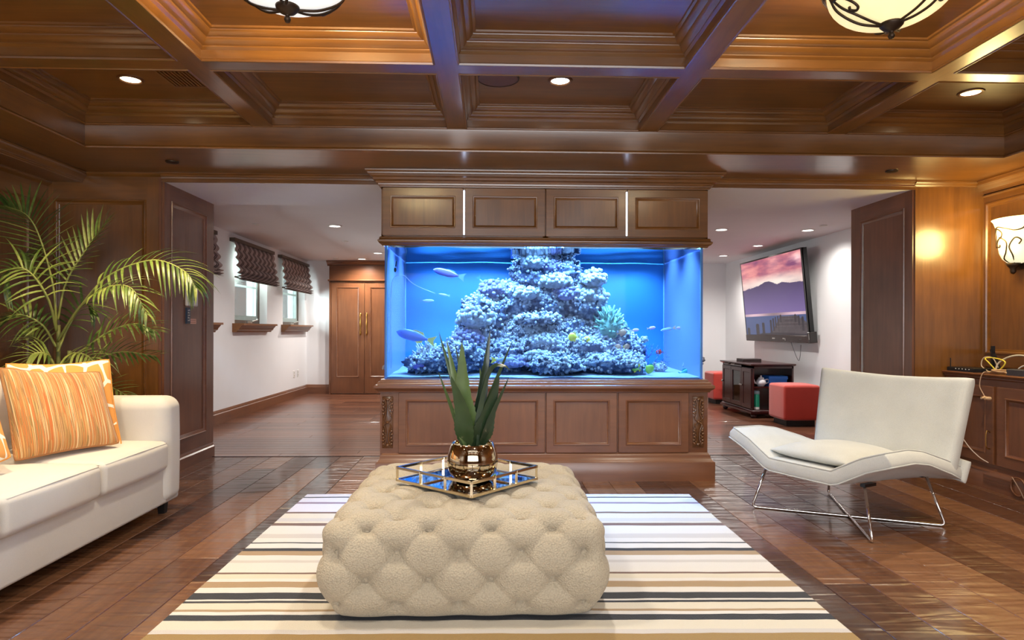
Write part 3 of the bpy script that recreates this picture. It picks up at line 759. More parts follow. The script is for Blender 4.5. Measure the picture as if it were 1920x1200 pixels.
# --- live rock, corals and fish
M['rock'], nt, b_ = new_mat('encrusted_live_rock')
co = coords(nt); nz = node(nt, 'ShaderNodeTexNoise', i_Scale=16.0, i_Detail=6.0); link(nt, co, nz.inputs[0])
r_ = ramp(nt, [(.3, srgb(34, 44, 76)), (.5, srgb(88, 98, 130)), (.72, srgb(200, 204, 220))], nz.outputs[0]); link(nt, r_.outputs[0], b_.inputs['Base Color']); b_.inputs['Roughness'].default_value = .85  # dark blue base colour carries the shade under the ledges
bump(nt, b_, nz.outputs[0], 1.0, .04)
M['polyp'] = simple('pale_polyp_crust', srgb(202, 204, 226), .8, var=.5, nscale=14)
M['coral_white'] = simple('white_coral', srgb(176, 178, 190), .8, var=.4, nscale=30)
M['coral_green'] = simple('pale_green_coral', srgb(130, 172, 160), .8, var=.4, nscale=30)
M['coral_lilac'] = simple('lilac_coral', srgb(140, 134, 176), .8, var=.4, nscale=30)
def rock(px, py, rx, rz, Y, label, seed, ry=None):
    c = at(px, py, Y); s = Y / F_PX; rx *= s; rz *= s; ry = (ry * s) if ry else (rx + rz) / 2
    bm = bmesh.new(); bmesh.ops.create_icosphere(bm, subdivisions=5, radius=1.0)
    of = Vector((seed * 3.1, seed * 7.7, seed * 1.3)); k = max(rx, rz)
    for v in bm.verts:
        p = v.co.copy(); q = Vector((p.x * rx, p.y * ry, p.z * rz))
        h = .20 * noise.noise(p * 1.6 + of)
        d1 = noise.voronoi(q * 26 + of)[0]; d2 = noise.voronoi(q * 60 + of)[0]
        nod = max(0, .5 - d1[0]) * .075 + max(0, .5 - d2[0]) * .035
        v.co = q * (1 + h) + p * (nod * 1.5 + .010 * noise.noise(q * 18 + of))
    me = bpy.data.meshes.new('live_rock'); bm.to_mesh(me); bm.free(); me.shade_smooth(); me.materials.append(M['rock'])
    zmin = min(v.co.z for v in me.vertices)
    floorz = TZ0 + .02
    o = bpy.data.objects.new('live_rock', me); COL.objects.link(o)
    c.z = max(c.z, floorz - zmin - .03); c.y = min(max(c.y, TY0 + .05), TY1 - .05)
    place(o, c, None, label, 'rock', 'live rocks in the aquarium mound')
    # encrusting polyps, pale and kept to upper faces so undersides read as shaded
    rg = random.Random(seed); mb = MB(); me.update()
    tops = [v for v in me.vertices if v.normal.z > .12 + .6 * noise.noise(v.co * 9 + of) and v.normal.y < .55]
    for v in rg.sample(tops, min(len(tops), int(60 + 2600 * k * k * 4))):
        r = rg.uniform(.006, .014); mb.ball(c + v.co + v.normal * r * .3, r, 6, 4)
    mb.build('polyp_crust', M['polyp'], o, True, kind='stuff')
    return o
RK = [(1020, 685, 60, 34, 5.45, 'broad rock at the bottom centre of the reef mound'), (950, 690, 50, 30, 5.42, 'low rock at the foot of the reef, behind the aloe tips'),
      (1100, 685, 55, 34, 5.42, 'low rock at the reef foot below the yellow fish'), (1150, 694, 58, 17, 5.25, 'flat layered rock slab in front of the reef on the right'),
      (900, 640, 52, 42, 5.55, 'rock on the left flank of the reef under the pale coral ledge'), (980, 630, 60, 46, 5.6, 'large rock in the dark middle left of the reef'),
      (1065, 635, 55, 48, 5.62, 'large rock at the heart of the reef behind the yellow fish'), (1135, 640, 40, 50, 5.55, 'dark rock on the right flank of the reef'),
      (905, 590, 40, 34, 5.5, 'knobbly rock at the left shoulder of the reef'), (960, 570, 44, 38, 5.6, 'rock at mid height left of the reef centre'),
      (1030, 565, 50, 44, 5.62, 'rock at mid height in the reef centre'), (1095, 575, 40, 50, 5.62, 'rock at mid height right of the reef centre'),
      (1000, 515, 38, 36, 5.65, 'rock high on the left of the reef peak'), (1050, 520, 36, 40, 5.62, 'rock high on the right of the reef peak'), (1022, 484, 40, 24, 5.68, 'topmost rock of the reef just under the water surface'),
      (860, 690, 46, 26, 5.3, 'rock beside the aloe at the left reef foot'), (800, 700, 34, 16, 5.25, 'small dark rock at the far left of the tank floor'), (1175, 670, 28, 34, 5.45, 'rock at the right reef foot behind the fan coral'),
      (1010, 598, 40, 6, 5.35, 'thin pale ledge jutting from the reef centre'), (1040, 700, 46, 14, 5.15, 'low front rock at the bottom centre against the glass'), (1297, 690, 14, 12, 5.5, 'small pale rock alone at the right end of the tank')]
for i, q in enumerate(RK): rock(*q, seed=i + 1)
def coral(px, py, r, Y, mat, label, seed, sx=1.0, sz=.8, n=90, spike=0.0):
    rg = random.Random(seed); c = at(px, py, Y); r = r * Y / F_PX; mb = MB()
    mb.ball(c, r * .8, 14, 9, (sx, 1, sz))
    for k in range(n):
        z = rg.uniform(-.35, 1); w = rg.uniform(0, 2 * PI); q = math.sqrt(max(0, 1 - z * z)); d = Vector((q * math.cos(w) * sx, q * math.sin(w), z * sz))
        if spike:
            p0 = c + d * r * .6; p1 = c + d * r * rg.uniform(1.0, 1.3); p1.z += r * .15
            mb.tube([p0, (p0 + p1) / 2 + Vector((rg.uniform(-1, 1), rg.uniform(-1, 1), 0)) * r * .1, p1], [r * .075, r * .07, r * .045], 5)
        else: mb.ball(c + d * r * rg.uniform(.8, .98), r * rg.uniform(.10, .19), 7, 5)
    mb.build('coral', M[mat], None, True, label, 'coral', 'corals on the aquarium reef')
CR = [(1113, 524, 26, 5.45, 'coral_white', 'round white cauliflower coral on the upper right of the reef', 1.05, .8, 0), (1105, 556, 30, 5.48, 'coral_white', 'white coral shelf just below the round coral on the upper right', 1.2, .6, 0),
      (1143, 614, 30, 5.4, 'coral_green', 'pale green leafy coral at the right flank of the reef', .9, 1.05, 1), (893, 598, 34, 5.4, 'coral_white', 'white coral cluster on the left shoulder of the reef', 1.1, .75, 0),
      (925, 545, 26, 5.5, 'coral_lilac', 'lilac coral cluster left of the reef peak', 1.1, .8, 0), (878, 636, 26, 5.35, 'coral_lilac', 'lilac coral mound low on the left flank', 1.2, .7, 0),
      (800, 672, 24, 5.3, 'coral_white', 'white branching coral at the left foot of the reef', 1.0, 1.1, 1), (836, 670, 24, 5.3, 'coral_white', 'white ball coral between the branching coral and the aloe', 1.1, .9, 0),
      (1020, 640, 24, 5.3, 'coral_white', 'white coral clump in the middle of the reef', 1.3, .6, 0), (1005, 492, 24, 5.5, 'coral_white', 'white coral on the left of the reef peak', 1.2, .7, 0), (1042, 530, 26, 5.45, 'coral_white', 'white coral below the reef peak', 1.3, .65, 0),
      (1060, 552, 22, 5.45, 'coral_lilac', 'lilac coral right of the reef centre', 1.2, .7, 0), (985, 552, 24, 5.45, 'coral_white', 'white coral at mid height left of centre', 1.3, .6, 0), (1034, 500, 20, 5.5, 'coral_lilac', 'lilac coral on the right of the reef peak', 1.2, .7, 0),
      (1158, 660, 17, 5.35, 'coral_lilac', 'small lilac branching coral on the right flank', .9, 1.1, 1), (960, 680, 26, 5.2, 'coral_lilac', 'lilac coral patch at the front foot of the reef', 1.4, .5, 0), (1010, 668, 22, 5.2, 'coral_white', 'white coral patch at the front centre of the reef', 1.4, .5, 0),
      (1072, 690, 20, 5.15, 'coral_white', 'white coral patch at the front right of the reef', 1.4, .5, 0), (1208, 637, 8, 5.4, 'coral_white', 'tiny white coral tuft on a stalk at the right', 1.0, 1.0, 0), (1237, 690, 14, 5.4, 'coral_white', 'small white coral beside the right yellow-green fish', 1.0, .9, 0),
      (730, 690, 12, 5.5, 'coral_white', 'small white coral at the left end of the tank', 1.1, .8, 0), (1290, 684, 10, 5.4, 'coral_white', 'small white coral at the right end of the tank', 1.1, .8, 0)]
for i, (px, py, r, Y, m_, lb, sx, sz, sp) in enumerate(CR): coral(px, py, r, Y, m_, lb, 40 + i, sx, sz, 110 if r > 18 else 45, sp)
# fan coral
mb = MB(); rg = random.Random(5); c0 = at(1205, 705, 5.38)
def twig(p, d, L, r, lev):
    q = p + d * L; mb.tube([p, q], [r, r * .7], 5)
    if lev:
        for s in (-1, 1): twig(q, Vector((d.x * math.cos(.45 * s) + d.z * math.sin(.45 * s), d.y + rg.uniform(-.1, .1), d.z * math.cos(.45 * s) - d.x * math.sin(.45 * s))).normalized(), L * rg.uniform(.66, .85), r * .7, lev - 1)
for a in (-.5, 0, .5): twig(c0, Vector((math.sin(a), 0, math.cos(a))), .09, .008, 4)
M['fan'] = simple('blue_fan_coral', srgb(110, 130, 205), .8)
mb.build('fan_coral', M['fan'], None, True, 'blue branching fan coral at the right foot of the reef', 'coral')
# overflow weir behind the peak
t = thing('overflow_weir', tuple(at(1018, 560, 5.9)), 'dark toothed overflow box behind the reef peak', 'filter')
a, b = at(958, 520, 5.9), at(1078, 520, 5.9)
M['weir'] = simple('blue_black_acrylic', srgb(34, 60, 120), .3)
MB().box((a.x, 5.88, .80), (b.x, 6.015, 1.76)).build('box', M['weir'], t)
for k in range(14):
    x = a.x + (b.x - a.x) * (k + .5) / 14; MB().box((x - .008, 5.875, 1.70), (x + .008, 5.878, 1.765)).build('tooth', M['weir'], t)
def fish(px, py, L, Y, body, fin, label, head=1, tall=.3, tilt=0.0, rnd=.0, cm=None):
    """head = +1 faces right in the picture"""
    c = at(px, py, Y); L = L * Y / F_PX; t = thing('fish', tuple(c), label, 'fish', 'fish in the aquarium')
    X = Vector((head * math.cos(tilt), rnd, math.sin(tilt))).normalized(); Zv = Vector((-head * math.sin(tilt), 0, math.cos(tilt))); Zv = (Zv - X * Zv.dot(X)).normalized(); Yv = Zv.cross(X)
    fr = Fr(c, X, Yv, Zv); mb = MB(); vs = []; fs = []; n = 11; m = 12
    for i in range(n):
        u = i / (n - 1); x = L * (.5 - .8 * u); hh = tall * L * .5 * (math.sin(PI * min(1, u * 1.02) ** .75) ** .8 if 0 < u < 1 else 0) + .018 * L * (u > .5)
        for j in range(m):
            w = 2 * PI * j / m; vs.append(fr.p(x, .42 * hh * math.cos(w), hh * math.sin(w)))
    for i in range(n - 1):
        for j in range(m): fs.append((i * m + j, i * m + (j + 1) % m, (i + 1) * m + (j + 1) % m, (i + 1) * m + j))
    fs += [tuple(range(m)), tuple((n - 1) * m + j for j in range(m))]
    mb.add(vs, fs).build('body', body, t, True)
    def fin_plate(name, pts):
        k = len(pts); th = .006 * L
        q = [fr.p(x, -th, z) for x, z in pts] + [fr.p(x, th, z) for x, z in pts]
        MB().add(q, [tuple(range(k)), tuple(range(k, 2 * k))] + [(i, (i + 1) % k, k + (i + 1) % k, k + i) for i in range(k)]).build(name, fin, t)
    fin_plate('tail_fin', [(-.27 * L, .02 * L), (-.5 * L, .14 * L), (-.44 * L, 0), (-.5 * L, -.14 * L), (-.27 * L, -.02 * L)])
    hp_ = tall * L * .46
    fin_plate('dorsal_fin', [(.2 * L, hp_ * .85), (.05 * L, hp_ * 1.3), (-.15 * L, hp_ * 1.15), (-.2 * L, hp_ * .5)])
    fin_plate('anal_fin', [(.05 * L, -hp_ * .85), (-.08 * L, -hp_ * 1.3), (-.18 * L, -hp_ * .9), (-.18 * L, -hp_ * .45)])
    for s in (-1, 1): MB().ball(fr.p(.37 * L, s * .085 * tall * L, .06 * tall * L), .02 * L + .001, 6, 4).build('eye', M['black'], t)
FM = {k: simple(k.replace(' ', '_'), c, .35, coat=.3) for k, c in {'violet fish skin': srgb(96, 84, 170), 'blue fish skin': srgb(86, 122, 220), 'yellow fish skin': srgb(238, 214, 70), 'tan fish skin': srgb(214, 160, 130),
     'pink fish skin': srgb(222, 176, 226), 'red fish skin': srgb(214, 70, 60), 'green fish skin': srgb(160, 200, 80), 'grey fish skin': srgb(150, 170, 196), 'teal fish skin': srgb(60, 160, 160)}.items()}
V, Bl, Ye, Ta, Pk, Re, Gr, Gy, Te = FM.values()
for q in ((842, 513, 62, 5.35, V, Bl, 'violet-brown fish swimming high left of the reef', -1, .22, .25), (780, 631, 76, 5.2, Bl, Ye, 'long blue fish with yellowish tail low at the left of the tank', -1, .26, .25),
          (833, 553, 22, 5.5, Gy, Gy, 'thin pale fish left of the reef at mid height', -1, .2, .15), (800, 564, 28, 5.7, Gy, Bl, 'faint grey fish near the back left of the tank', 1, .22, 0),
          (1076, 632, 22, 5.22, Ye, Ye, 'yellow fish left of the pair before the reef centre', -1, .75, 0), (1097, 637, 20, 5.24, Ye, Gy, 'yellowish fish right of the pair before the reef centre', 1, .7, 0),
          (1165, 624, 20, 5.3, Ta, Ta, 'tan fish beside the pale green coral', 1, .6, .3), (1157, 655, 22, 5.28, Ta, Gy, 'tan upright fish under the pale green coral', 1, .55, 1.2), (1174, 652, 18, 5.3, Ta, Ye, 'small peach fish right of the upright tan fish', 1, .6, .9),
          (1193, 690, 20, 5.12, Gr, Ye, 'left yellow-green fish by the fan coral', -1, .85, .6), (1216, 690, 22, 5.12, Gr, Te, 'right yellow-green fish by the fan coral', 1, .85, -.7), (1136, 668, 16, 5.2, Ye, Ye, 'small yellow fish low on the right flank of the reef', 1, .6, 1.0),
          (1190, 619, 17, 5.5, Pk, Pk, 'first pink fish right of the reef', 1, .35, .1), (1221, 615, 17, 5.45, Pk, Pk, 'second and larger pink fish right of the reef', 1, .35, .15), (1275, 615, 14, 5.5, Pk, Pk, 'third pink fish near the right tank end', -1, .35, .1),
          (1301, 619, 12, 5.5, Pk, Gy, 'tiny pink fish farthest right in the tank', -1, .4, 0), (1253, 617, 30, 5.6, Gy, Ta, 'slim grey fish among the pink fish at the right', -1, .2, -.2), (1237, 660, 15, 5.4, Re, Re, 'small red fish low at the right of the tank', -1, .6, 0),
          (1284, 699, 26, 5.3, Te, Te, 'teal fish resting at the right end of the tank floor', 1, .55, .1), (790, 684, 34, 5.15, V, Re, 'dark violet fish at the lower left among the rocks', -1, .4, -.3), (945, 675, 50, 5.1, Gy, Ye, 'pale long fish at the reef foot behind the aloe', 1, .2, 0),
          (905, 532, 34, 5.75, Gy, Te, 'thin grey fish diving behind the left shoulder of the reef', 1, .25, -1.0)):
    fish(*q)
# small fittings on the left tank glass
MB().tube(spline([at(733, 690, 5.02), at(733, 560, 5.02), at(738, 522, 5.02), at(757, 517, 5.03), at(772, 530, 5.06), at(790, 540, 5.1), at(816, 550, 5.15)], 40), .0028, 6).build('air_hose', simple('clear_air_hose', srgb(190, 215, 235), .3), None, True, 'thin pale air hose arching inside the left end of the tank', 'hose')
t = thing('suction_clip', at(741, 512, 4.98), 'tiny dark suction clip on the left tank glass', 'clip')
MB().ball(at(741, 506, 4.98), .012, 10, 6, (.8, .6, 1.6)).build('cup', M['black'], t, True); MB().tube([at(742, 500, 4.975), at(743, 490, 4.97)], .004, 6).build('hook', M['black'], t)
# ================================================================== rug
RC = {'W': srgb(208, 204, 200), 'L': srgb(204, 200, 208), 'C': srgb(204, 196, 180), 'G': srgb(190, 184, 180), 'T': srgb(158, 134, 104), 'B': srgb(112, 88, 80), 'D': srgb(44, 46, 52), 'O': srgb(146, 118, 70), 'P': srgb(136, 116, 130)}
edges = [(4.467, 'L'), (4.396, 'D'), (4.372, 'L'), (4.259, 'P'), (4.219, 'L'), (4.032, 'B'), (3.997, 'C'), (3.895, 'G'), (3.829, 'C'), (3.797, 'B'), (3.745, 'W'), (3.597, 'G'), (3.523, 'W'), (3.452, 'D'), (3.435, 'W'), (3.359, 'D'), (3.318, 'T'), (3.255, 'W'), (3.186, 'G'), (3.15, 'W'), (3.024, 'B'), (3.004, 'C'), (2.95, 'W'), (2.915, 'T'), (2.848, 'W'), (2.79, 'D'), (2.723, 'W'), (2.707, 'D'), (2.686, 'C'), (2.624, 'T'), (2.604, 'W'), (2.574, 'D'), (2.522, 'C'), (2.445, 'G'), (2.411, 'O'), (2.34, 'C'), (2.25, 'D'), (2.2, 'W'), (2.1, 'T'), (2.04, 'C'), (1.9, 'B'), (1.86, 'W'), (1.7, 'D'), (1.62, 'C'), (1.45, 'O'), (1.4, 'W'), (1.25, None)]
mb = MB(); n = 60; rows = len(edges); cols = []; rx0, rx1 = -1.285, 1.375
rot = math.radians(-1.1); cx_, cy_ = .045, 3.2
def rug_p(x, y, z):
    dx, dy = x - cx_, y - cy_; return Vector((cx_ + dx * math.cos(rot) - dy * math.sin(rot) * .2, cy_ + dy + dx * math.sin(rot), z))
vs = []; fs = []; fc = []
for k, (y, c) in enumerate(edges):
    for i in range(n + 1):
        u = i / n; x = rx0 + (rx1 - rx0) * u
        if i in (0, n): x += .008 * noise.noise(Vector((0, y * 3, i)))
        wob = .004 * noise.noise(Vector((x * 5, y * 9, 0))) + .0025 * noise.noise(Vector((x * 16, y * 20, 4)))
        vs.append(rug_p(x, y + (wob if 0 < k < rows - 1 else 0), .009 + .0015 * noise.noise(Vector((x * 6, y * 6, 2)))))
for k in range(rows - 1):
    for i in range(n):
        fs.append((k * (n + 1) + i, k * (n + 1) + i + 1, (k + 1) * (n + 1) + i + 1, (k + 1) * (n + 1) + i)); fc.append(RC[edges[k][1]])
# border down to the floor
N0 = len(vs); loop = [i for i in range(n + 1)] + [k * (n + 1) + n for k in range(1, rows)] + [(rows - 1) * (n + 1) + i for i in range(n - 1, -1, -1)] + [k * (n + 1) for k in range(rows - 2, 0, -1)]
for i in loop: p = vs[i].copy(); p.z = .0005; vs.append(p)
m_ = len(loop)
for j in range(m_): fs.append((loop[j], N0 + j, N0 + (j + 1) % m_, loop[(j + 1) % m_])); fc.append(RC['C'])
M['rug'] = attr_mat('woven_striped_wool', .95, bstr=.4, bscale=220, sheen=.1)
o = mb.add(vs, fs).build('rug', M['rug'], None, False, 'flat woven rug with cream, tan and charcoal stripes under the ottoman', 'rug')
cc = []
for p in o.data.polygons:
    cc += [fc[p.index]] * p.loop_total
paint(o, cc, 'CORNER')

# ================================================================== tufted ottoman
OX0, OX1, OY0, OY1, OZ0, OZ1 = -.675, .46, 2.47, 3.60, .012, .435
ot = thing('tufted_ottoman', ((OX0 + OX1) / 2, (OY0 + OY1) / 2, .01), 'large square beige button-tufted ottoman on the striped rug', 'ottoman')
tmp = MB(); R = .092
def fine_rbox(a, b, r, n3):
    """rounded box with n3 = divisions per axis, returns verts, normals, faces"""
    a, b = Vector(a), Vector(b); idx = {}; vs = []; ns = []; fs = []
    def lst(k):
        lo, hi, n = a[k], b[k], n3[k]
        return [lo + (hi - lo) * i / n for i in range(n + 1)]
    L = [lst(k) for k in range(3)]
    def vid(q):
        key = tuple(round(x, 5) for x in q)
        if key not in idx:
            q = Vector(q); inn = Vector([min(max(q[k], a[k] + r), b[k] - r) for k in range(3)])
            nn = (q - inn).normalized(); idx[key] = len(vs); vs.append(inn + r * nn); ns.append(nn)
        return idx[key]
    for k in range(3):
        i, j = (k + 1) % 3, (k + 2) % 3
        for side in (0, 1):
            c = (a, b)[side][k]
            for x in range(len(L[i]) - 1):
                for y in range(len(L[j]) - 1):
                    qs = []
                    for dx, dy in ((0, 0), (1, 0), (1, 1), (0, 1)):
                        q = [0, 0, 0]; q[k] = c; q[i] = L[i][x + dx]; q[j] = L[j][y + dy]; qs.append(vid(q))
                    fs.append(tuple(qs if side else qs[::-1]))
    return vs, ns, fs
vs, ns, fs = fine_rbox((OX0, OY0, OZ0), (OX1, OY1, OZ1), R, (170, 170, 64))
Vn = np.array([tuple(v) for v in vs]); Nn = np.array([tuple(v) for v in ns])
px_, pz_ = .243, .108
btn = []                                        # buttons (position, normal)
cxo, cyo = (OX0 + OX1) / 2, (OY0 + OY1) / 2
zrows = [(.39, 0), (.285, 1), (.178, 0), (.07, 1)]
for z, odd in zrows:
    xs = [-.487, -.244, 0, .243] if not odd else [-.612, -.368, -.124, .119, .365]
    for x in xs:
        x = min(max(x, OX0 + .05), OX1 - .05)
        btn.append(((x, OY0, z), (0, -1, 0))); btn.append(((x, OY1, z), (0, 1, 0)))
    for t in (-.365, -.122, .122, .365) if not odd else (-.487, -.243, 0, .243, .487):
        btn.append(((OX0, cyo + t, z), (-1, 0, 0))); btn.append(((OX1, cyo + t, z), (1, 0, 0)))
r_odd = 1; y = OY0 + .085
while y < OY1 - .05:
    for x in ([-.487, -.244, 0, .243] if not r_odd else [-.612, -.368, -.124, .119, .365]): btn.append(((min(max(x, OX0 + .05), OX1 - .05), y, OZ1), (0, 0, 1)))
    y += .122; r_odd = 1 - r_odd
Bp = np.array([b_[0] for b_ in btn]); Bn = np.array([b_[1] for b_ in btn])
# project the button points on the rounded surface
lo = np.array([OX0 + R, OY0 + R, OZ0 + R]); hi = np.array([OX1 - R, OY1 - R, OZ1 - R])
inn = np.clip(Bp, lo, hi); dv = Bp - inn; Bs = inn + R * dv / np.linalg.norm(dv, axis=1)[:, None]; Bnn = dv / np.linalg.norm(dv, axis=1)[:, None]
pairs = [(i, j) for i in range(len(Bs)) for j in range(i + 1, len(Bs)) if .10 < np.linalg.norm(Bs[i] - Bs[j]) < .205]
disp = np.zeros(len(Vn))
for p in Bs:
    d = np.linalg.norm(Vn - p, axis=1); disp -= .054 * np.exp(-(d / .040) ** 1.1)
cre = np.zeros(len(Vn))
for i, j in pairs:
    a, b_ = Bs[i], Bs[j]; ab = b_ - a; t = np.clip(((Vn - a) @ ab) / (ab @ ab), 0, 1); d = np.linalg.norm(Vn - (a + t[:, None] * ab), axis=1)
    cre = np.maximum(cre, np.exp(-(d / .011) ** 1.1) * (.55 + .45 * np.abs(2 * t - 1)))
disp -= .017 * cre
# belly out of the sides, slight tuck at the floor
zz = (Vn[:, 2] - OZ0) / (OZ1 - OZ0)
side = np.sqrt(Nn[:, 0] ** 2 + Nn[:, 1] ** 2)
disp += side * (.035 * np.sin(np.clip(zz, 0, 1) * PI) - .010)
topm = np.clip(Nn[:, 2], 0, 1); disp += topm * .014 * (1 - ((Vn[:, 0] - cxo) / .6) ** 2) * (1 - ((Vn[:, 1] - cyo) / .6) ** 2)
Vd = Vn + Nn * disp[:, None]
Vd[:, 2] = np.maximum(Vd[:, 2], .0112)
M['ottoman'] = fabric('beige_basket_weave', srgb(186, 173, 150), 150, .9, .08)
MB().add([Vector(p) for p in Vd], fs).build('upholstery', M['ottoman'], ot, True, fixn=False)
bm_ = MB().lathe([(0, .012), (.007, .011), (.0125, .007), (.0145, .001), (.012, -.005)], (0, 0, 0), 14).mesh('button', smooth=True); bm_.materials.append(M['ottoman'])
for p, n_, base in zip(Bs, Bnn, Bn):
    if n_[1] > .6: continue
    k = int(np.argmin(np.linalg.norm(Vn - p, axis=1)))
    q = Vector(Vd[k]); nv = Vector(n_)
    inst('button', bm_, ot, q + nv * .003, nv.to_track_quat('Z', 'Y').to_matrix())

# ================================================================== mirrored tray, potted aloe
TZ = .449
c4 = [Vector((-.437, 2.995, TZ)), Vector((-.083, 2.685, TZ)), Vector((.212, 3.01, TZ)), Vector((-.142, 3.32, TZ))]
tr = thing('mirrored_tray', (-.11, 3.0, TZ), 'square mirrored tray with champagne metal rails on the ottoman', 'tray')
M['champagne'] = simple('champagne_metal', srgb(214, 196, 162), .16, 1.0, var=.03)
M['mirror'] = simple('tray_mirror', srgb(220, 224, 230), .03, 1.0, var=.0)
cm = sum(c4, Vector()) / 4
def bar(mb, a, b, r):
    d = (b - a).normalized(); up = Vector((0, 0, 1)) if abs(d.z) < .9 else Vector((d.y, 1, 0)).normalized(); s_ = d.cross(up).normalized(); up = s_.cross(d)
    f = Fr(a, d, s_, up); return mb.box((-r, -r, -r), ((b - a).length + r, r, r), f)
ins = [cm + (q - cm) * .985 for q in c4]
mb = MB(); q = [p + Vector((0, 0, .004)) for p in ins]; mb.add(q + [p + Vector((0, 0, .004)) for p in q], [(0, 1, 2, 3), (4, 5, 6, 7), (0, 1, 5, 4), (1, 2, 6, 5), (2, 3, 7, 6), (3, 0, 4, 7)]); mb.build('mirror_base', M['mirror'], tr)
for i in range(4):
    a, b = c4[i], c4[(i + 1) % 4]; up = Vector((0, 0, .062))
    bar(MB(), a + Vector((0, 0, .005)), b + Vector((0, 0, .005)), .0055).build('bottom_rail', M['champagne'], tr)
    bar(MB(), a + up, b + up, .0055).build('top_rail', M['champagne'], tr)
    for k in (0, 1, 2):
        p = a + (b - a) * (k / 3); bar(MB(), p + Vector((0, 0, .008)), p + up, .0055).build('post', M['champagne'], tr)
pc = Vector((-.088, 3.0, TZ + .0085))
al = thing('potted_aloe', pc, 'artificial green aloe in a mirror-gold pot on the tray', 'potted plant')
M['gold'] = simple('mirror_gold_glaze', srgb(214, 198, 170), .06, 1.0, var=.03)
po = [(.0, 0), (.07, 0), (.095, .012), (.112, .04), (.119, .075), (.117, .11), (.108, .145), (.099, .165), (.0965, .168), (.092, .166), (.09, .15), (.09, .14), (0, .14)]
MB().lathe(po, pc, 48).build('pot', M['gold'], al, 60)
M['pebble'] = simple('pale_gravel', srgb(196, 180, 150), .8, var=.3, nscale=60)
rg = random.Random(2); mb = MB()
for k in range(130):
    w = rg.uniform(0, 2 * PI); r = .085 * math.sqrt(rg.random()); mb.ball(pc + Vector((r * math.cos(w), r * math.sin(w), .143 + rg.uniform(0, .01))), rg.uniform(.006, .010), 6, 4)
g = mb.build('gravel', M['pebble'], al, True); g['kind'] = 'stuff'
m_, nt, b_ = new_mat('aloe_leaf'); M['aloe'] = m_
co = coords(nt, (1, 1, 1)); nz = node(nt, 'ShaderNodeTexNoise', i_Scale=14.0, i_Detail=4.0); link(nt, co, nz.inputs[0])
oi = node(nt, 'ShaderNodeObjectInfo'); mx = node(nt, 'ShaderNodeMix', data_type='FLOAT'); mx.inputs[0].default_value = .65; link(nt, nz.outputs[0], mx.inputs[2]); link(nt, oi.outputs['Random'], mx.inputs[3])
r_ = ramp(nt, [(.15, srgb(26, 46, 30)), (.55, srgb(52, 78, 42)), (.9, srgb(100, 122, 66))], mx.outputs[0]); link(nt, r_.outputs[0], b_.inputs['Base Color']); b_.inputs['Roughness'].default_value = .38; b_.inputs['Coat Weight'].default_value = .2
def aloe_leaf(pts, wid, face, thick=.012):
    n = 22; P = spline(pts, n); vs = []; fs = []; mb = MB(); f0 = Vector(face)
    for i, p in enumerate(P):
        u = i / n; T = (P[min(i + 1, n)] - P[max(i - 1, 0)]).normalized()
        S = T.cross(f0).normalized(); Nn_ = S.cross(T).normalized()
        w = 1.12 * wid * float(np.interp(u, [0, .12, .3, .5, .75, .92, 1], [.5, .8, 1, .92, .6, .24, .03])) + .0012; w *= 1 + (.05 if i % 2 else -.03)
        t_ = thick * (1 - u) ** .7 + .001
        for a, b in ((-1, 0), (-.6, -.55), (0, -.8), (.6, -.55), (1, 0), (.6, .3), (0, .1), (-.6, .3)):
            vs.append(p + S * (a * w / 2) + Nn_ * (b * t_ - .10 * w * (1 - a * a)))
    for i in range(n):
        for j in range(8): fs.append((i * 8 + j, i * 8 + (j + 1) % 8, i * 8 + 8 + (j + 1) % 8, i * 8 + 8 + j))
    fs += [tuple(range(8)), tuple(n * 8 + j for j in range(8))]
    mb.add(vs, fs).build('leaf', M['aloe'], al, 60)
bz = pc + Vector((0, 0, .145))
def lf(ax, ay, mx, my, tx, ty, w, dy=0.0, fx=0.0, Y0=3.0):
    a = at(ax, ay, Y0); a.z = max(a.z, pc.z + .12); m2 = at(mx, my, Y0 + dy * .6); e = at(tx, ty, Y0 + dy); q = a + (m2 - a) * .5 + Vector((0, dy * .12, .0))
    aloe_leaf([a, q, m2, e], w, (fx, -1, .15))
for q in ((882, 838, 868, 740, 866, 642, .092, -.06), (884, 838, 858, 735, 838, 640, .052, .02, -.2), (880, 838, 851, 722, 823, 623, .030, .09, -.2), (890, 838, 905, 735, 919, 620, .058, .03, .2), (888, 838, 898, 745, 914, 646, .030, .1),
          (893, 838, 920, 740, 960, 640, .028, -.02, .4), (874, 838, 866, 770, 846, 706, .085, -.10, -.35), (896, 838, 915, 780, 936, 708, .085, -.09, .3), (900, 836, 926, 770, 954, 708, .028, -.12, .5), (872, 836, 845, 760, 822, 698, .022, -.03, -.5),
          (884, 838, 868, 720, 854, 648, .026, .1), (893, 838, 905, 760, 900, 690, .04, .12), (890, 838, 902, 760, 916, 690, .03, -.1), (880, 838, 868, 768, 852, 700, .05, .06)):
    lf(*q)
aloe_leaf([bz + Vector((.02, -.02, -.02)), at(905, 740, 2.95), at(922, 690, 2.93), at(945, 686, 2.9), at(956, 694, 2.88)], .018, (.3, -1, .4), .006)

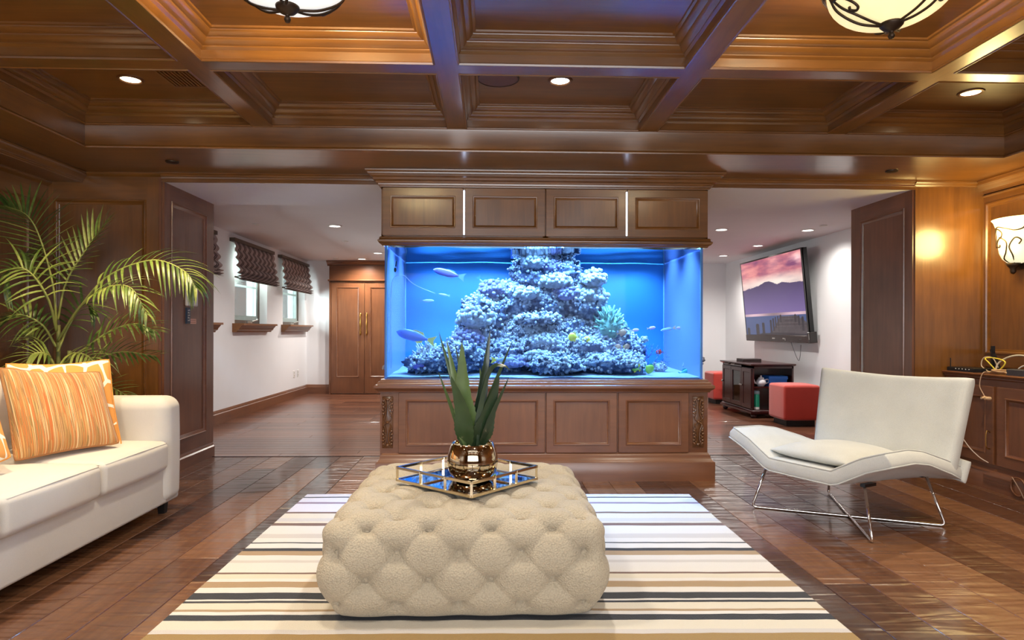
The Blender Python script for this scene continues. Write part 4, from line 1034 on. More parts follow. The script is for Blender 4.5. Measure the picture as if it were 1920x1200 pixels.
# ================================================================== sofa
so = thing('sofa', (-2.46, 3.0, 0), 'cream three-seat sofa with high rounded arm along the left side', 'sofa')
M['sofa'] = fabric('cream_twill', srgb(214, 210, 204), 420, .12, .03, .85)
MB().rbox((-2.96, 1.75, .075), (-2.005, 4.18, .305), .02, 3, 3).build('base', M['sofa'], so, True)
for y0, y1, nm in ((3.955, 4.185, 'far'), (1.72, 1.95, 'near')): MB().rbox((-2.97, y0, .072), (-1.985, y1, .735), .075, 6, 4, (.012, .004, 0)).build('arm', M['sofa'], so, True)
MB().rbox((-2.99, 1.74, .09), (-2.74, 4.17, .82), .06, 4, 4).build('back', M['sofa'], so, True)
for y0, y1 in ((3.292, 3.952), (2.626, 3.286), (1.96, 2.62)):
    c = MB().rbox((-2.72, y0, .302), (-1.955, y1, .475), .035, 4, 8, (.012, .0, .022)).build('seat_cushion', M['sofa'], so, True)
    pp = [Vector((-2.7, y0 + .008, .455)), Vector((-1.985, y0 + .008, .462)), Vector((-1.962, y0 + .03, .462)), Vector((-1.957, (y0 + y1) / 2, .466)), Vector((-1.962, y1 - .03, .462)), Vector((-1.985, y1 - .008, .462)), Vector((-2.7, y1 - .008, .455))]
    MB().tube(pp, .004, 5).build('piping', M['sofa'], c, True)
    MB().rbox((-2.87, y0 + .01, .45), (-2.67, y1 - .01, .915), .075, 4, 5, (.03, 0, .015)).build('back_cushion', M['sofa'], so, True)
for x, y in ((-2.06, 4.08), (-2.88, 4.08), (-2.06, 1.82), (-2.88, 1.82)): MB().lathe([(0, 0), (.026, 0), (.034, .078), (0, .078)], (x, y, 0), 4, PI / 4, PI / 4 + 2 * PI).build('foot', M['dark_rubber'], so)

# scatter cushions
V_ = lambda *a: Vector(a)
def pillow(name, BL_, BR_, TL_, TR_, T, mat, label, cat, pipe=None, pipe_mat=None, sag=.012):
    c = (BL_ + BR_ + TL_ + TR_) / 4; e1 = (BR_ + TR_ - BL_ - TL_) / 2; e2 = (TL_ + TR_ - BL_ - BR_) / 2
    wdt, hgt = e1.length, e2.length; rt = e1.normalized(); up = e2.normalized(); nrm = rt.cross(up).normalized(); up_ = up
    tw = (BL_ + TR_ - BR_ - TL_) / 4
    t = thing(name, c - up * hgt / 2, label, cat)
    def shape(u, v):
        a = u * wdt / 2 * (1 - .06 * (1 - v * v) * abs(u) ** 3) * (1 - .03 * v ** 6 * u ** 6); b = v * hgt / 2 * (1 - .06 * (1 - u * u) * abs(v) ** 3) * (1 - .03 * v ** 6 * u ** 6)
        b -= sag * (1 - u * u) * max(0, v)
        wr = .004 * noise.noise(Vector((u * 2.5, v * 2.5, wdt)))
        return c + rt * a + up * b + tw * (u * v) + nrm * wr, nrm
    mb = MB(); mb.slab(shape, 26, 26, T, 2.2)
    o = mb.build('cover', mat, t, True)
    # uv by sheet coordinates for the printed pattern
    me = o.data; uv = me.uv_layers.new(name='UVMap'); wl_ = WL[o.name]
    for lp in me.loops:
        p = me.vertices[lp.vertex_index].co + wl_ - c; uv.data[lp.index].uv = (p.dot(rt) / wdt + .5, p.dot(up) / hgt + .5)
    if pipe:
        pts = [shape(u, v)[0] for u, v in [(-1 + 2 * k / 20, -1) for k in range(20)] + [(1, -1 + 2 * k / 20) for k in range(20)] + [(1 - 2 * k / 20, 1) for k in range(20)] + [(-1, 1 - 2 * k / 20) for k in range(20)]]
        MB().tube(pts, pipe, 6, True).build('piping', pipe_mat, t, True)
    return t
# striped
m_, nt, b_ = new_mat('striped_chenille'); M['stripe'] = m_
tc = node(nt, 'ShaderNodeTexCoord'); mp = node(nt, 'ShaderNodeMapping'); mp.inputs['Scale'].default_value = (34, .4, 1); link(nt, tc.outputs['UV'], mp.inputs[0])
nz = node(nt, 'ShaderNodeTexNoise', i_Scale=1.0, i_Detail=2.5, i_Roughness=.7); link(nt, mp.outputs[0], nz.inputs[0])
r_ = ramp(nt, [(.0, srgb(120, 84, 48)), (.33, srgb(188, 104, 46)), (.42, srgb(206, 160, 98)), (.46, srgb(150, 118, 66)), (.50, srgb(204, 122, 58)), (.54, srgb(134, 110, 74)), (.57, srgb(222, 190, 140)), (.63, srgb(206, 132, 70)), (.69, srgb(238, 222, 190))], nz.outputs[0], 'CONSTANT')
link(nt, r_.outputs[0], b_.inputs['Base Color']); b_.inputs['Roughness'].default_value = .8; b_.inputs['Sheen Weight'].default_value = .3; bump(nt, b_, nz.outputs[0], .4, .01)
# giraffe-spot print
m_, nt, b_ = new_mat('orange_spot_print'); M['spots'] = m_
tc = node(nt, 'ShaderNodeTexCoord'); mp = node(nt, 'ShaderNodeMapping'); mp.inputs['Scale'].default_value = (5.6, 4.0, 1); link(nt, tc.outputs['UV'], mp.inputs[0])
vo = node(nt, 'ShaderNodeTexVoronoi', feature='F1', voronoi_dimensions='2D'); vo.inputs['Scale'].default_value = 1.0; vo.inputs['Randomness'].default_value = .5; link(nt, mp.outputs[0], vo.inputs['Vector'])
vd = node(nt, 'ShaderNodeTexVoronoi', feature='DISTANCE_TO_EDGE', voronoi_dimensions='2D'); vd.inputs['Scale'].default_value = 1.0; vd.inputs['Randomness'].default_value = .5; link(nt, mp.outputs[0], vd.inputs['Vector'])
sm = node(nt, 'ShaderNodeMath', operation='MULTIPLY_ADD'); sm.inputs[1].default_value = -.30; link(nt, vo.outputs['Distance'], sm.inputs[0]); link(nt, vd.outputs['Distance'], sm.inputs[2])
ad = node(nt, 'ShaderNodeMath', operation='ADD'); ad.inputs[1].default_value = .5; link(nt, sm.outputs[0], ad.inputs[0])
r_ = ramp(nt, [(.0, srgb(244, 236, 220)), (.425, srgb(226, 156, 80))], ad.outputs[0], 'CONSTANT'); link(nt, r_.outputs[0], b_.inputs['Base Color']); b_.inputs['Roughness'].default_value = .85
M['rope'] = simple('twisted_brown_cord', srgb(168, 116, 70), .8, bstr=.8, bscale=120)
M['spot_pipe'] = simple('orange_piping', srgb(224, 150, 66), .8)
pillow('striped_cushion', at(26, 866, 3.20), at(224, 832, 3.64), at(-4, 688, 3.36), at(188, 696, 3.78), .14, M['stripe'], 'orange striped scatter cushion with corded edge leaning on the sofa', 'cushion', .006, M['rope'])
pillow('spotted_cushion', at(28, 846, 3.46), at(230, 838, 3.76), at(8, 680, 3.58), at(206, 672, 3.90), .12, M['spots'], 'orange and white giraffe-spot cushion behind the striped one', 'cushion', .005, M['spot_pipe'])
pillow('spotted_cushion', V_(-2.22, 2.56, .49), at(22, 858, 3.0), V_(-2.50, 2.60, .90), at(-6, 764, 3.12), .13, M['spots'], 'orange and white spotted cushion at the left picture edge', 'cushion', .005, M['spot_pipe'])
# ================================================================== palm
pb = Vector((-3.02, 4.56, 0))
pm = thing('potted_palm', pb, 'tall green potted palm with arching fronds behind the sofa arm', 'potted plant')
M['basket'] = simple('brown_ceramic_planter', srgb(84, 56, 36), .6)
MB().lathe([(0, 0), (.12, 0), (.15, .03), (.175, .3), (.18, .33), (.165, .335), (.155, .3), (0, .3)], pb, 32).build('planter', M['basket'], pm, 50)
M['trunk'] = simple('green_palm_cane', srgb(112, 118, 62), .6, var=.3, nscale=12)
def leaf_mat(name, a, b, c):
    m_, nt, b_ = new_mat(name)
    oi = node(nt, 'ShaderNodeObjectInfo'); co = coords(nt); nz = node(nt, 'ShaderNodeTexNoise', i_Scale=9.0); link(nt, co, nz.inputs[0])
    mx = node(nt, 'ShaderNodeMix', data_type='FLOAT'); mx.inputs[0].default_value = .5; link(nt, oi.outputs['Random'], mx.inputs[2]); link(nt, nz.outputs[0], mx.inputs[3])
    r_ = ramp(nt, [(.25, a), (.5, b), (.75, c)], mx.outputs[0]); link(nt, r_.outputs[0], b_.inputs['Base Color']); b_.inputs['Roughness'].default_value = .42
    return m_
M['leaf'] = leaf_mat('palm_leaflet', srgb(58, 82, 34), srgb(92, 116, 50), srgb(140, 152, 78))
M['rachis'] = simple('pale_green_rachis', srgb(150, 158, 84), .5)
stem_top = at(106, 610, 4.56)
for dx, dy, h in ((0, 0, 1.18), (.035, .03, 1.0), (-.03, .04, .9), (.03, -.03, .8)):
    MB().tube(spline([pb + Vector((dx, dy, .29)), pb + Vector((dx * 1.3, dy, .6)), pb + Vector((dx * 1.6 , dy, h))], 12), [.022 - .0008 * i for i in range(13)], 8).build('cane', M['trunk'], pm, True)
# shared leaflet meshes: length 1 along x, drooping by d
def leaflet_mesh(dr):
    n = 6; vs = []; fs = []
    for i in range(n + 1):
        u = i / n; w = .048 * (math.sin(PI * min(1, (u * .94 + .06)) ** .62) ** .8) if i < n else .001
        x = u * (1 - .25 * dr * u); z = -dr * u * u * .62
        vs += [Vector((x, -w, z + .25 * w)), Vector((x, 0, z)), Vector((x, w, z + .25 * w))]
    for i in range(n):
        a = 3 * i; fs += [(a, a + 1, a + 4, a + 3), (a + 1, a + 2, a + 5, a + 4)]
    m_ = MB().add(vs, fs); me = m_.mesh('leaflet', smooth=True, fixn=False); me.materials.append(M['leaf']); return me, vs, fs
LV = [leaflet_mesh(d) for d in (.15, .4, .75, 1.1)]
n_leaf = 0; rest = MB()
FR = [  # rachis points (px, py, Y), leaflet length, droop variant, twist, pairs, first t
    ([(108, 640, 4.5), (140, 590, 4.45), (200, 520, 4.36), (285, 488, 4.3), (345, 508, 4.26), (368, 540, 4.24)], .21, 2, 0, 22, .34),
    ([(106, 620, 4.5), (100, 540, 4.42), (78, 455, 4.38), (52, 405, 4.36), (8, 385, 4.36)], .22, 0, .0, 22, .3),
    ([(108, 600, 4.52), (124, 530, 4.5), (160, 470, 4.5), (200, 415, 4.5)], .20, 0, .0, 15, .28),
    ([(108, 640, 4.5), (150, 575, 4.3), (200, 540, 4.2), (245, 540, 4.16), (276, 590, 4.13)], .16, 2, 0, 16, .36),
    ([(106, 620, 4.45), (90, 560, 4.3), (55, 510, 4.2), (20, 505, 4.16), (8, 540, 4.14)], .23, 2, 0, 17, .25),
    ([(110, 690, 4.5), (150, 660, 4.4), (205, 622, 4.36), (255, 607, 4.33), (294, 622, 4.31)], .15, 1, 0, 16, .3),
    ([(112, 705, 4.5), (165, 680, 4.42), (225, 660, 4.4), (292, 668, 4.38)], .15, 1, 0, 14, .3),
    ([(105, 650, 4.5), (80, 610, 4.4), (40, 590, 4.35), (8, 596, 4.32)], .18, 2, 0, 14, .3),
    ([(108, 660, 4.55), (130, 610, 4.6), (158, 570, 4.65), (180, 585, 4.66)], .17, 1, 0, 12, .3),
    ([(104, 700, 4.45), (88, 665, 4.35), (60, 665, 4.28), (48, 690, 4.26)], .16, 1, 0, 12, .3),
    ([(108, 700, 4.45), (130, 665, 4.3), (165, 668, 4.24), (186, 700, 4.22)], .15, 2, 0, 11, .3),
    ([(106, 600, 4.6), (70, 520, 4.66), (35, 480, 4.68), (10, 478, 4.68)], .2, 0, 0, 13, .4),
    ([(106, 690, 4.5), (75, 640, 4.58), (40, 625, 4.62)], .16, 1, 0, 9, .4),
    ([(110, 720, 4.5), (160, 715, 4.45), (205, 725, 4.42), (245, 745, 4.4)], .13, 1, 0, 10, .35)]
for pts, L, dv, tw, pairs_, t0 in FR:
    P = spline([at(*q) for q in pts], 60)
    for p in P: p.x = max(p.x, XL + .10)
    fr_ = MB().tube(P, [.0075 * (1 - .8 * i / 60) + .001 for i in range(61)], 6).build('frond', M['rachis'], pm, True)
    for k in range(pairs_):
        t = t0 + (1 - t0) * (k + .5) / pairs_; i = min(59, int(t * 60)); p = P[i] + (P[i + 1] - P[i]) * (t * 60 - i); T = (P[min(i + 2, 60)] - P[max(i - 2, 0)]).normalized()
        Nf = Vector((.1, -.62, .78)); Nf = (Nf - T * Nf.dot(T)).normalized(); S = T.cross(Nf).normalized()
        u = (t - t0) / (1 - t0); al_ = math.radians(72 - 48 * u)
        for sg in (-1, 1):
            dirn = (T * math.cos(al_) + S * sg * math.sin(al_) + Nf * .25).normalized()
            ln = 1.22 * L * (.55 + .75 * math.sin(PI * (.12 + .78 * u)) - .25 * u) * random.uniform(.88, 1.1)
            tipx = (p + dirn * ln).x
            if tipx < XL + .06: ln *= max(.3, (p.x - XL - .06) / max(1e-3, p.x - tipx))
            Zl = (Vector((0, 0, 1)) - dirn * dirn.z); Zl = (Zl.normalized() * .8 + Nf * .5); Zl = (Zl - dirn * Zl.dot(dirn)).normalized(); Yl = Zl.cross(dirn)
            wsc = .19 / max(ln, .08) * .95; wsc = min(1.5, wsc)
            mat3 = Matrix(((dirn.x * ln, Yl.x * ln * wsc, Zl.x * ln), (dirn.y * ln, Yl.y * ln * wsc, Zl.y * ln), (dirn.z * ln, Yl.z * ln * wsc, Zl.z * ln)))
            v_ = min(3, max(0, dv + random.choice((-1, 0, 0, 1))))
            if n_leaf < 298:
                o = bpy.data.objects.new('leaflet', LV[v_][0]); COL.objects.link(o); o.parent = fr_
                o.matrix_local = Matrix.Translation(p - WL[fr_.name]) @ mat3.to_4x4(); n_leaf += 1
            else: rest.add([p + mat3 @ q for q in LV[v_][1]], LV[v_][2])
rest.build('leaflets', M['leaf'], pm, True, kind='stuff', fixn=False)

# ================================================================== lounge chair
cc = Vector((2.21, 3.925, 0)); cf = Vector((-.8973, -.4414, 0)); cs = Vector((.4414, -.8973, 0))
ch = thing('lounge_chair', cc, 'pale grey armless lounge chair with winged seat and crossed metal legs', 'chair')
CF = Fr(cc, cf, cs, (0, 0, 1))
M['chair'] = fabric('pale_grey_linen', srgb(206, 206, 200), 380, .25, .06)
def seat_fn(u, v):
    k = .03 + u * .40                                     # -.37 .. .43 fore-aft
    hw = .515 + .02 * u
    t = v * hw; a = abs(t)
    zc = .292 + .035 * (k + .37) / .8
    g = float(np.interp(k, [-.37, -.2, .05, .2, .43], [.28, .62, 1.0, 1.08, 1.0]))
    wing = 0.0
    if a > .22: wing = (a - .22) / .295 * .168 * g
    if a > .40: wing -= (a - .40) * .18
    k2 = k + .02 * math.cos(v * PI / 2) * max(0, u)
    sl = (.168 * g / .295 if a > .22 else 0) * (1 if t > 0 else -1)
    n_ = (-sl * cs + Vector((0, 0, 1))).normalized()
    return CF.p(k2, t, zc + wing), n_
st_ = MB().slab(seat_fn, 44, 64, .085, 90).build('seat', M['chair'], ch, 42)
def rim(sgn): return [seat_fn(u, v)[0] + seat_fn(u, v)[1] * .040 * sgn for u, v in [(-.985 + 1.97 * k / 24, -.985) for k in range(24)] + [(.985, -.985 + 1.97 * k / 40) for k in range(40)] + [(.985 - 1.97 * k / 24, .985) for k in range(24)] + [(-.985, .985 - 1.97 * k / 40) for k in range(40)]]
for sg in (-1, 1): MB().tube(rim(sg), .0045, 5, True).build('piping', M['chair'], st_, True)
def back_fn(u, v):
    h = (v + 1) / 2
    left = -.40 - .09 * h; right = .50 + .0 * h
    t = (left + right) / 2 + u * (right - left) / 2
    k = -.265 - .225 * h + .035 * (u * u) * (.4 + .6 * h)
    z = .335 + .54 * h - .018 * h * (1 - u * u) + .012 * h * (u < 0) * (-u)
    return CF.p(k, t, z), (cf * .92 + Vector((0, 0, .39)))
MB().slab(back_fn, 36, 36, .11, 26).build('backrest', M['chair'], ch, True)
def fin_fn(u, v):
    return CF.p(-.36 - .03 * v, .43 + .085 * u, .35 + .06 * v - .015 * u), (cf * .95 + Vector((0, 0, .3)))
MB().slab(fin_fn, 14, 14, .05, 12).build('back_flap', M['chair'], ch, True)
def pad_fn(u, v):
    k = .055 + u * .315; t = v * .262; z = .372 + .035 * (k + .37) / .8 + .02 * (1 - u * u) * (1 - v * v)
    return CF.p(k, t, z), Vector((0, 0, 1))
MB().slab(pad_fn, 24, 24, .12, 3.0).build('seat_cushion', M['chair'], ch, True)
def rounded(pts, r=.03, n=5):
    out = [pts[0]]
    for a, b, c in zip(pts[:-2], pts[1:-1], pts[2:]):
        d1 = (a - b).normalized(); d2 = (c - b).normalized()
        for i in range(n + 1):
            t = i / n; out.append((b + d1 * r) * (1 - t) ** 2 + b * 2 * t * (1 - t) + (b + d2 * r) * t * t)
    return out + [pts[-1]]
for (k0, s0), (k1, s1), zt0, zt1 in (((.37, -.403), (-.319, .415), .30, .31), ((.359, .403), (-.411, -.415), .30, .29)):
    z0 = .0085
    f0, f1 = CF.p(k0, s0, z0), CF.p(k1, s1, z0)
    h0, h1 = CF.p(k0 * .86, s0 * .80, zt0), CF.p(k1 * .80, s1 * .80, zt1)
    MB().tube(rounded([h0, f0, f1, h1]), .0085, 10).build('leg_frame', M['chrome'], ch, True)
for k_ in (-.27, .27):
    for s_ in (-.32, .32): MB().box((k_ - .05, s_ - .015, .285), (k_ + .05, s_ + .015, .302), CF).build('seat_bracket', M['black'], ch)

# ================================================================== right-hand cabinet run and what lies on it
SX0, SZT = 3.645, .83
sb = thing('sideboard', (3.8, 3.6, 0), 'long reddish wooden wall cabinet below the sconce', 'cabinet')
MB().box((SX0, 2.0, .17), (XR - .03, YF - .02, SZT - .03)).build('carcass', M['cherry_y'], sb)
fr = facing_nx(SX0)
for y0, y1 in ((4.515, 5.01), (4.0, 4.485), (3.48, 3.97), (2.96, 3.45), (2.44, 2.93)):
    d = door_leaf(sb, fr, y0, y1, .19, .755, .075, .02, 'cherry')
    hy = y0 + .03
    MB().tube(spline([fr.p(hy, .42, .02), fr.p(hy, .43, .045), fr.p(hy, .36, .05), fr.p(hy, .31, .045), fr.p(hy, .30, .02)], 14), .004, 6).build('handle', M['brass'], d, True)
MB().box((2.0, 0, -.02), (YF - .02, .17, -.004), fr.at(0, 0, -.0)).build('toe_board', M['cherry_y'], sb)
MB().extr(fr, [(0, -.01), (0, .02), (.12, .02), (.135, .012), (.15, .004), (.17, -.01)], 2.0, YF - .02).build('plinth', M['cherry_y'], sb, 40)
for k in range(4): MB().box((4.33, .045 + .018 * k, .018), (4.6, .054 + .018 * k, .024), fr).build('grille_slat', M['cherry_y'], sb)
MB().extr(fr, [(SZT - .03, -.305), (SZT - .03, .004), (SZT - .022, .012), (SZT - .012, .012), (SZT - .006, .026), (SZT + .006, .03), (SZT + .014, .022), (SZT + .014, -.305)], 2.0, YF - .02).build('counter_top', M['cherry_y'], sb, 40)
ZT = SZT + .014
cr = MB(); c0 = Vector((SX0 - .002, 4.285, .085)); cr.tube([c0 + Vector((-.026, .062 * math.cos(w), .062 * math.sin(w))) for w in [2 * PI * k / 24 for k in range(24)]], .006, 6, True)
cr.build('round_grommet', M['cherry_y'], sb, True)
t = thing('network_box', (3.70, 4.86, ZT), 'flat black network box on the cabinet beside the chair back', 'electronics')
MB().cbox((3.635, 4.72, ZT), (3.80, 5.0, ZT + .032), .006).build('case', M['black'], t)
for k in range(5): MB().ball((3.632, 4.76 + .035 * k, ZT + .02), .004, 6, 4).build('indicator', M['white_plastic'], t)
MB().tube([(3.65, 4.98, ZT + .03), (3.65, 4.98, ZT + .1)], .004, 6).build('antenna', M['black'], t)
t = thing('router', (3.83, 4.66, ZT), 'black upright router with two tilted antennas on the cabinet', 'electronics')
MB().cbox((3.80, 4.56, ZT), (3.92, 4.70, ZT + .03), .006).build('case', M['black'], t)
MB().box((3.82, 4.765, ZT + .0), (3.84, 4.785, ZT + .2)).build('antenna', M['black'], t)
f_ = Fr((3.83, 4.71, ZT + .02), (1, 0, 0), (0, .45, .89), (0, -.89, .45)); MB().box((-.014, 0, -.006), (.014, .17, .006), f_).build('antenna', M['black'], t)
t = MB().cbox((3.66, 4.30, ZT), (3.74, 4.44, ZT + .045), .006).build('power_adapter', simple('grey_perforated_case', srgb(62, 60, 66), .5, bstr=1, bscale=300), None, False, 'dark grey power brick at the right picture edge on the cabinet', 'electronics')
def cable(name, pts, r, col, label, n=60):
    MB().tube(spline(pts, n), r, 6).build(name, simple(name + '_' + label.split()[0] + '_sheath', col, .5), None, True, label, 'cable')
V3 = Vector
cable('cable', [(3.70, 4.56, ZT + .006), (3.66, 4.60, ZT + .08), (3.68, 4.66, ZT + .11), (3.70, 4.60, ZT + .115), (3.70, 4.5, ZT + .09), (3.70, 4.55, ZT + .03), (3.72, 4.62, ZT + .02), (3.74, 4.5, ZT + .008)], .005, srgb(226, 206, 70), 'yellow looped network cable on the cabinet')
cable('cable', [(3.69, 4.58, ZT + .006), (3.70, 4.56, ZT + .08), (3.72, 4.48, ZT + .13), (3.74, 4.38, ZT + .14), (3.76, 4.26, ZT + .10), (3.78, 4.15, ZT + .03), (3.78, 4.1, ZT + .006)], .006, srgb(206, 196, 172), 'thick beige cable arching over the cabinet top')
cable('cable', [(3.74, 4.70, ZT + .006), (3.73, 4.76, ZT + .05), (3.74, 4.75, ZT + .11), (3.76, 4.69, ZT + .11), (3.78, 4.66, ZT + .04)], .004, srgb(210, 190, 160), 'beige cable loop standing behind the black network box')
cable('cable', [(3.78, 4.52, ZT + .008), (3.79, 4.46, ZT + .06), (3.80, 4.40, ZT + .07), (3.80, 4.33, ZT + .04), (3.80, 4.26, ZT + .008)], .004, srgb(222, 222, 218), 'thin white cable arch near the right picture edge')
cable('cable', [(3.67, 4.62, ZT + .012), (3.67, 4.55, ZT + .016), (3.68, 4.48, ZT + .012), (3.66, 4.44, ZT + .016), (3.7, 4.47, ZT + .03), (3.67, 4.58, ZT + .028), (3.66, 4.52, ZT + .02), (3.69, 4.45, ZT + .02)], .006, srgb(196, 160, 120), 'tan bundle of coiled cable lying on the cabinet')
cable('cable', [(3.68, 4.60, ZT + .01), (3.615, 4.60, ZT + .004), (3.598, 4.61, .76), (3.6, 4.58, .70), (3.6, 4.55, .67)], .0035, srgb(186, 150, 120), 'tan connector cable hanging over the cabinet front')
cable('cable', [(3.597, 4.90, .62), (3.585, 4.82, .42), (3.59, 4.72, .30), (3.6, 4.62, .23), (3.61, 4.54, .20)], .004, srgb(196, 176, 160), 'thin pale cord sagging across the cabinet doors behind the chair')
cable('cable', [(3.61, 4.32, .13), (3.58, 4.29, .15), (3.585, 4.26, .11), (3.6, 4.24, .06), (3.61, 4.23, .02)], .004, srgb(150, 120, 100), 'short brown cord at the cabinet plinth', 20)
t = thing('cable_connector', (3.592, 4.545, .645), 'pair of tan connector plugs dangling in front of the cabinet', 'plug')
M['tan'] = simple('tan_plastic', srgb(206, 170, 130), .5)
for y in (4.56, 4.525): MB().lathe([(0, -.02), (.012, -.02), (.014, .0), (.009, .012), (.009, .022), (0, .022)], (0, 0, 0), 12, fr=Fr((0, 0, 0), (0, 1, 0), (0, 0, 1), (-1, 0, 0))).build('plug', M['tan'], t, 40).location = Vector((3.592, y, .655)) - WL[t.name]
# ================================================================== back room
# roman blinds
def blind(y0, y1, ztop, zbot, label):
    t = thing('roman_blind', (BXL + .06, (y0 + y1) / 2, zbot), label, 'blind', 'roman blinds on the left windows')
    MB().box((BXL, y0 - .03, ztop), (BXL + .07, y1 + .0, ztop + .045)).build('head_rail', M['bronze_frame'], t)
    prof = []; H = ztop - zbot; n = 60
    for i in range(n + 1):
        u = i / n
        if u < .82: q = u / .82 * 4; ph = q - int(q) if q < 4 else 1; am = .02 + .055 * u; x = .045 + .05 * u + am * math.sin(PI * ph) ** 1.2 * (.6 + .4 * ph); z = ztop - H * u
        else: q = (u - .82) / .18; x = .10 + .05 * math.sin(q * PI * 2.5) ** 2; z = ztop - H * u
        prof.append((x, z))
    k = 60; vs = []; fs = []; fc = []
    for j in range(k + 1):
        y = y0 + (y1 - y0) * j / k
        for x, z in prof: vs.append(Vector((BXL + x, y, z)))
    m_ = n + 1; pal = [srgb(172, 156, 152)] * 4 + [srgb(62, 50, 50), srgb(150, 134, 130), srgb(62, 50, 50)]
    for j in range(k):
        for i in range(n): fs.append((j * m_ + i, (j + 1) * m_ + i, (j + 1) * m_ + i + 1, j * m_ + i + 1)); fc.append(pal[j % 7])
    o = MB().add(vs, fs).build('cloth', M['blind'], t, 70, fixn=False)
    cols_ = []
    for p in o.data.polygons: cols_ += [fc[p.index]] * p.loop_total
    paint(o, cols_, 'CORNER')
    back = [(x - .006, z) for x, z in prof]
    vs = [Vector((BXL + x, y, z)) for y in (y0, y1) for x, z in back]
    MB().add(vs, [(i, m_ + i, m_ + i + 1, i + 1) for i in range(n)]).build('lining', M['lining'], t, 70, fixn=False)
    MB().tube([(BXL + .09, y0 - .07, zbot + .035), (BXL + .09, y0 + .02, zbot + .035)], .012, 8).build('bottom_bar', M['bronze_frame'], t)
M['blind'] = attr_mat('striped_blind_cloth', .9)
M['lining'] = simple('white_blind_lining', srgb(232, 230, 224), .9)
blind(8.31, 9.78, 2.285, 1.79, 'striped brown roman blind over the middle window')
blind(10.15, 11.62, 2.285, 1.78, 'striped brown roman blind over the window nearest the corner')
blind(6.30, 7.76, 2.285, 1.79, 'striped brown roman blind half hidden behind the left pier')
for y, lb in ((10.957, 'left white wall socket plate below the corner window'), (11.17, 'right white wall socket plate below the corner window')):
    t = thing('socket_plate', (BXL, y, .34), lb, 'socket', 'socket plates')
    MB().cbox((y - .037, .342, 0), (y + .037, .46, .008), .003, facing_px(BXL)).build('plate', M['white_plastic'], t)
    for z in (.378, .424): MB().box((y - .012, z - .012, .008), (y + .012, z + .012, .0095), facing_px(BXL)).build('outlet', M['silver'], t)
# double doors with cornice
dd = thing('door_1', (-2.28, 11.6, 0), 'built-in double wooden doors with brass pulls under a cornice', 'door', None, 'structure')
fr = front(11.62)
MB().box((-2.92, 0, -.07), (-2.89, 2.05, .03), fr).build('jamb', M['cherry_z'], dd); MB().box((-1.69, 0, -.07), (-1.64, 2.05, .03), fr).build('jamb', M['cherry_z'], dd)
MB().box((-2.92, 2.03, -.07), (-1.64, 2.31, .03), fr).build('frieze', M['cherry_x'], dd)
MB().extr(fr, crown_poly(2.395, .09, .09), -2.96, -1.60).build('cornice', M['cherry_x'], dd, 40)
MB().extr(fr, [(2.03, 0), (2.03, .05), (2.045, .06), (2.06, .05), (2.06, 0)], -2.94, -1.62).build('cornice_band', M['cherry_x'], dd, 40)
for a0, a1, hx in ((-2.888, -2.293, -2.355), (-2.287, -1.692, -2.243)):
    h = M['cherry_x']
    d = MB().ring(fr, a0, a1, .012, 2.025, [(0, -.03), (0, .018), (.003, .02)]).build('door_leaf', M['cherry_z'], dd)
    mb = MB(); st_ = .095
    mb.box((a0, .012, 0), (a0 + st_, 2.025, .02), fr); mb.box((a1 - st_, .012, 0), (a1, 2.025, .02), fr); mb.box((a0 + st_, 1.93, 0), (a1 - st_, 2.025, .02), fr); mb.box((a0 + st_, .012, 0), (a1 - st_, .30, .02), fr)
    mb.build('leaf_frame', M['cherry_z'], d)
    MB().ring(fr, a0 + st_, a1 - st_, .30, 1.93, [(0, .02), (.006, .026), (.016, .022), (.026, .01)]).build('panel_molding', h, d, 50)
    MB().box((a0 + st_ + .01, .31, .0), (a1 - st_ - .01, 1.92, .009), fr).build('panel', M['cherry_z'], d)
    pu = MB(); pu.tube([fr.p(hx, 1.06 + .04 * k, .055) for k in range(11)], [.012, .016, .010, .009, .012, .016, .012, .009, .010, .016, .012], 8)
    for z in (1.1, 1.42): pu.tube([fr.p(hx, z, .02), fr.p(hx, z, .055)], .008, 8)
    pu.build('pull', M['brass'], d, True)

# television on a tilted bracket
TL, TR, BL, BR = Vector((4.08, 10.36, 2.275)), Vector((4.08, 8.33, 2.245)), Vector((4.20, 10.44, 1.03)), Vector((4.20, 8.32, 1.00))
TL.y = BL.y = 10.40; TR.y = BR.y = 8.33; TL.z = TR.z = 2.262; BL.z = BR.z = 1.012
tvu = (TR - TL).normalized(); tvv = (TL - BL).normalized(); tvn = tvu.cross(tvv).normalized()
if tvn.x > 0: tvn = -tvn
TW, THt = (TR - TL).length, (TL - BL).length
TF = Fr(BL, tvu, tvv, tvn)
tv = thing('television', ((BL + BR) / 2), 'large wall television showing a sunset jetty, tilted off the right wall', 'television')
MB().cbox((0, 0, -.075), (TW, THt, 0), .006, TF).build('housing', M['black'], tv)
M['bezel'] = simple('dark_grey_bezel', srgb(46, 44, 44), .3)
MB().ring(TF, 0, TW, 0, THt, [(0, -.02), (0, .006), (.018, .006), (.02, .001)]).build('bezel', M['bezel'], tv)
M['speaker_bar'] = simple('dark_brown_gloss_bar', srgb(44, 26, 24), .25)
MB().cbox((.0, -.012, 0), (TW, .085, .014), .004, TF).build('speaker_bar', M['speaker_bar'], tv)
MB().cbox((TW - .02, -.015, -.08), (TW + .05, .13, .016), .006, TF).build('end_cap', M['bezel'], tv)
MB().box((TW + .02, .03, .016), (TW + .035, .11, .019), TF).build('end_cap_strip', M['silver'], tv)
for a, wd in ((.98, .09), (1.32, .06)): MB().box((a, .03, .014), (a + wd, .048, .016), TF).build('logo_mark', M['silver'], tv)
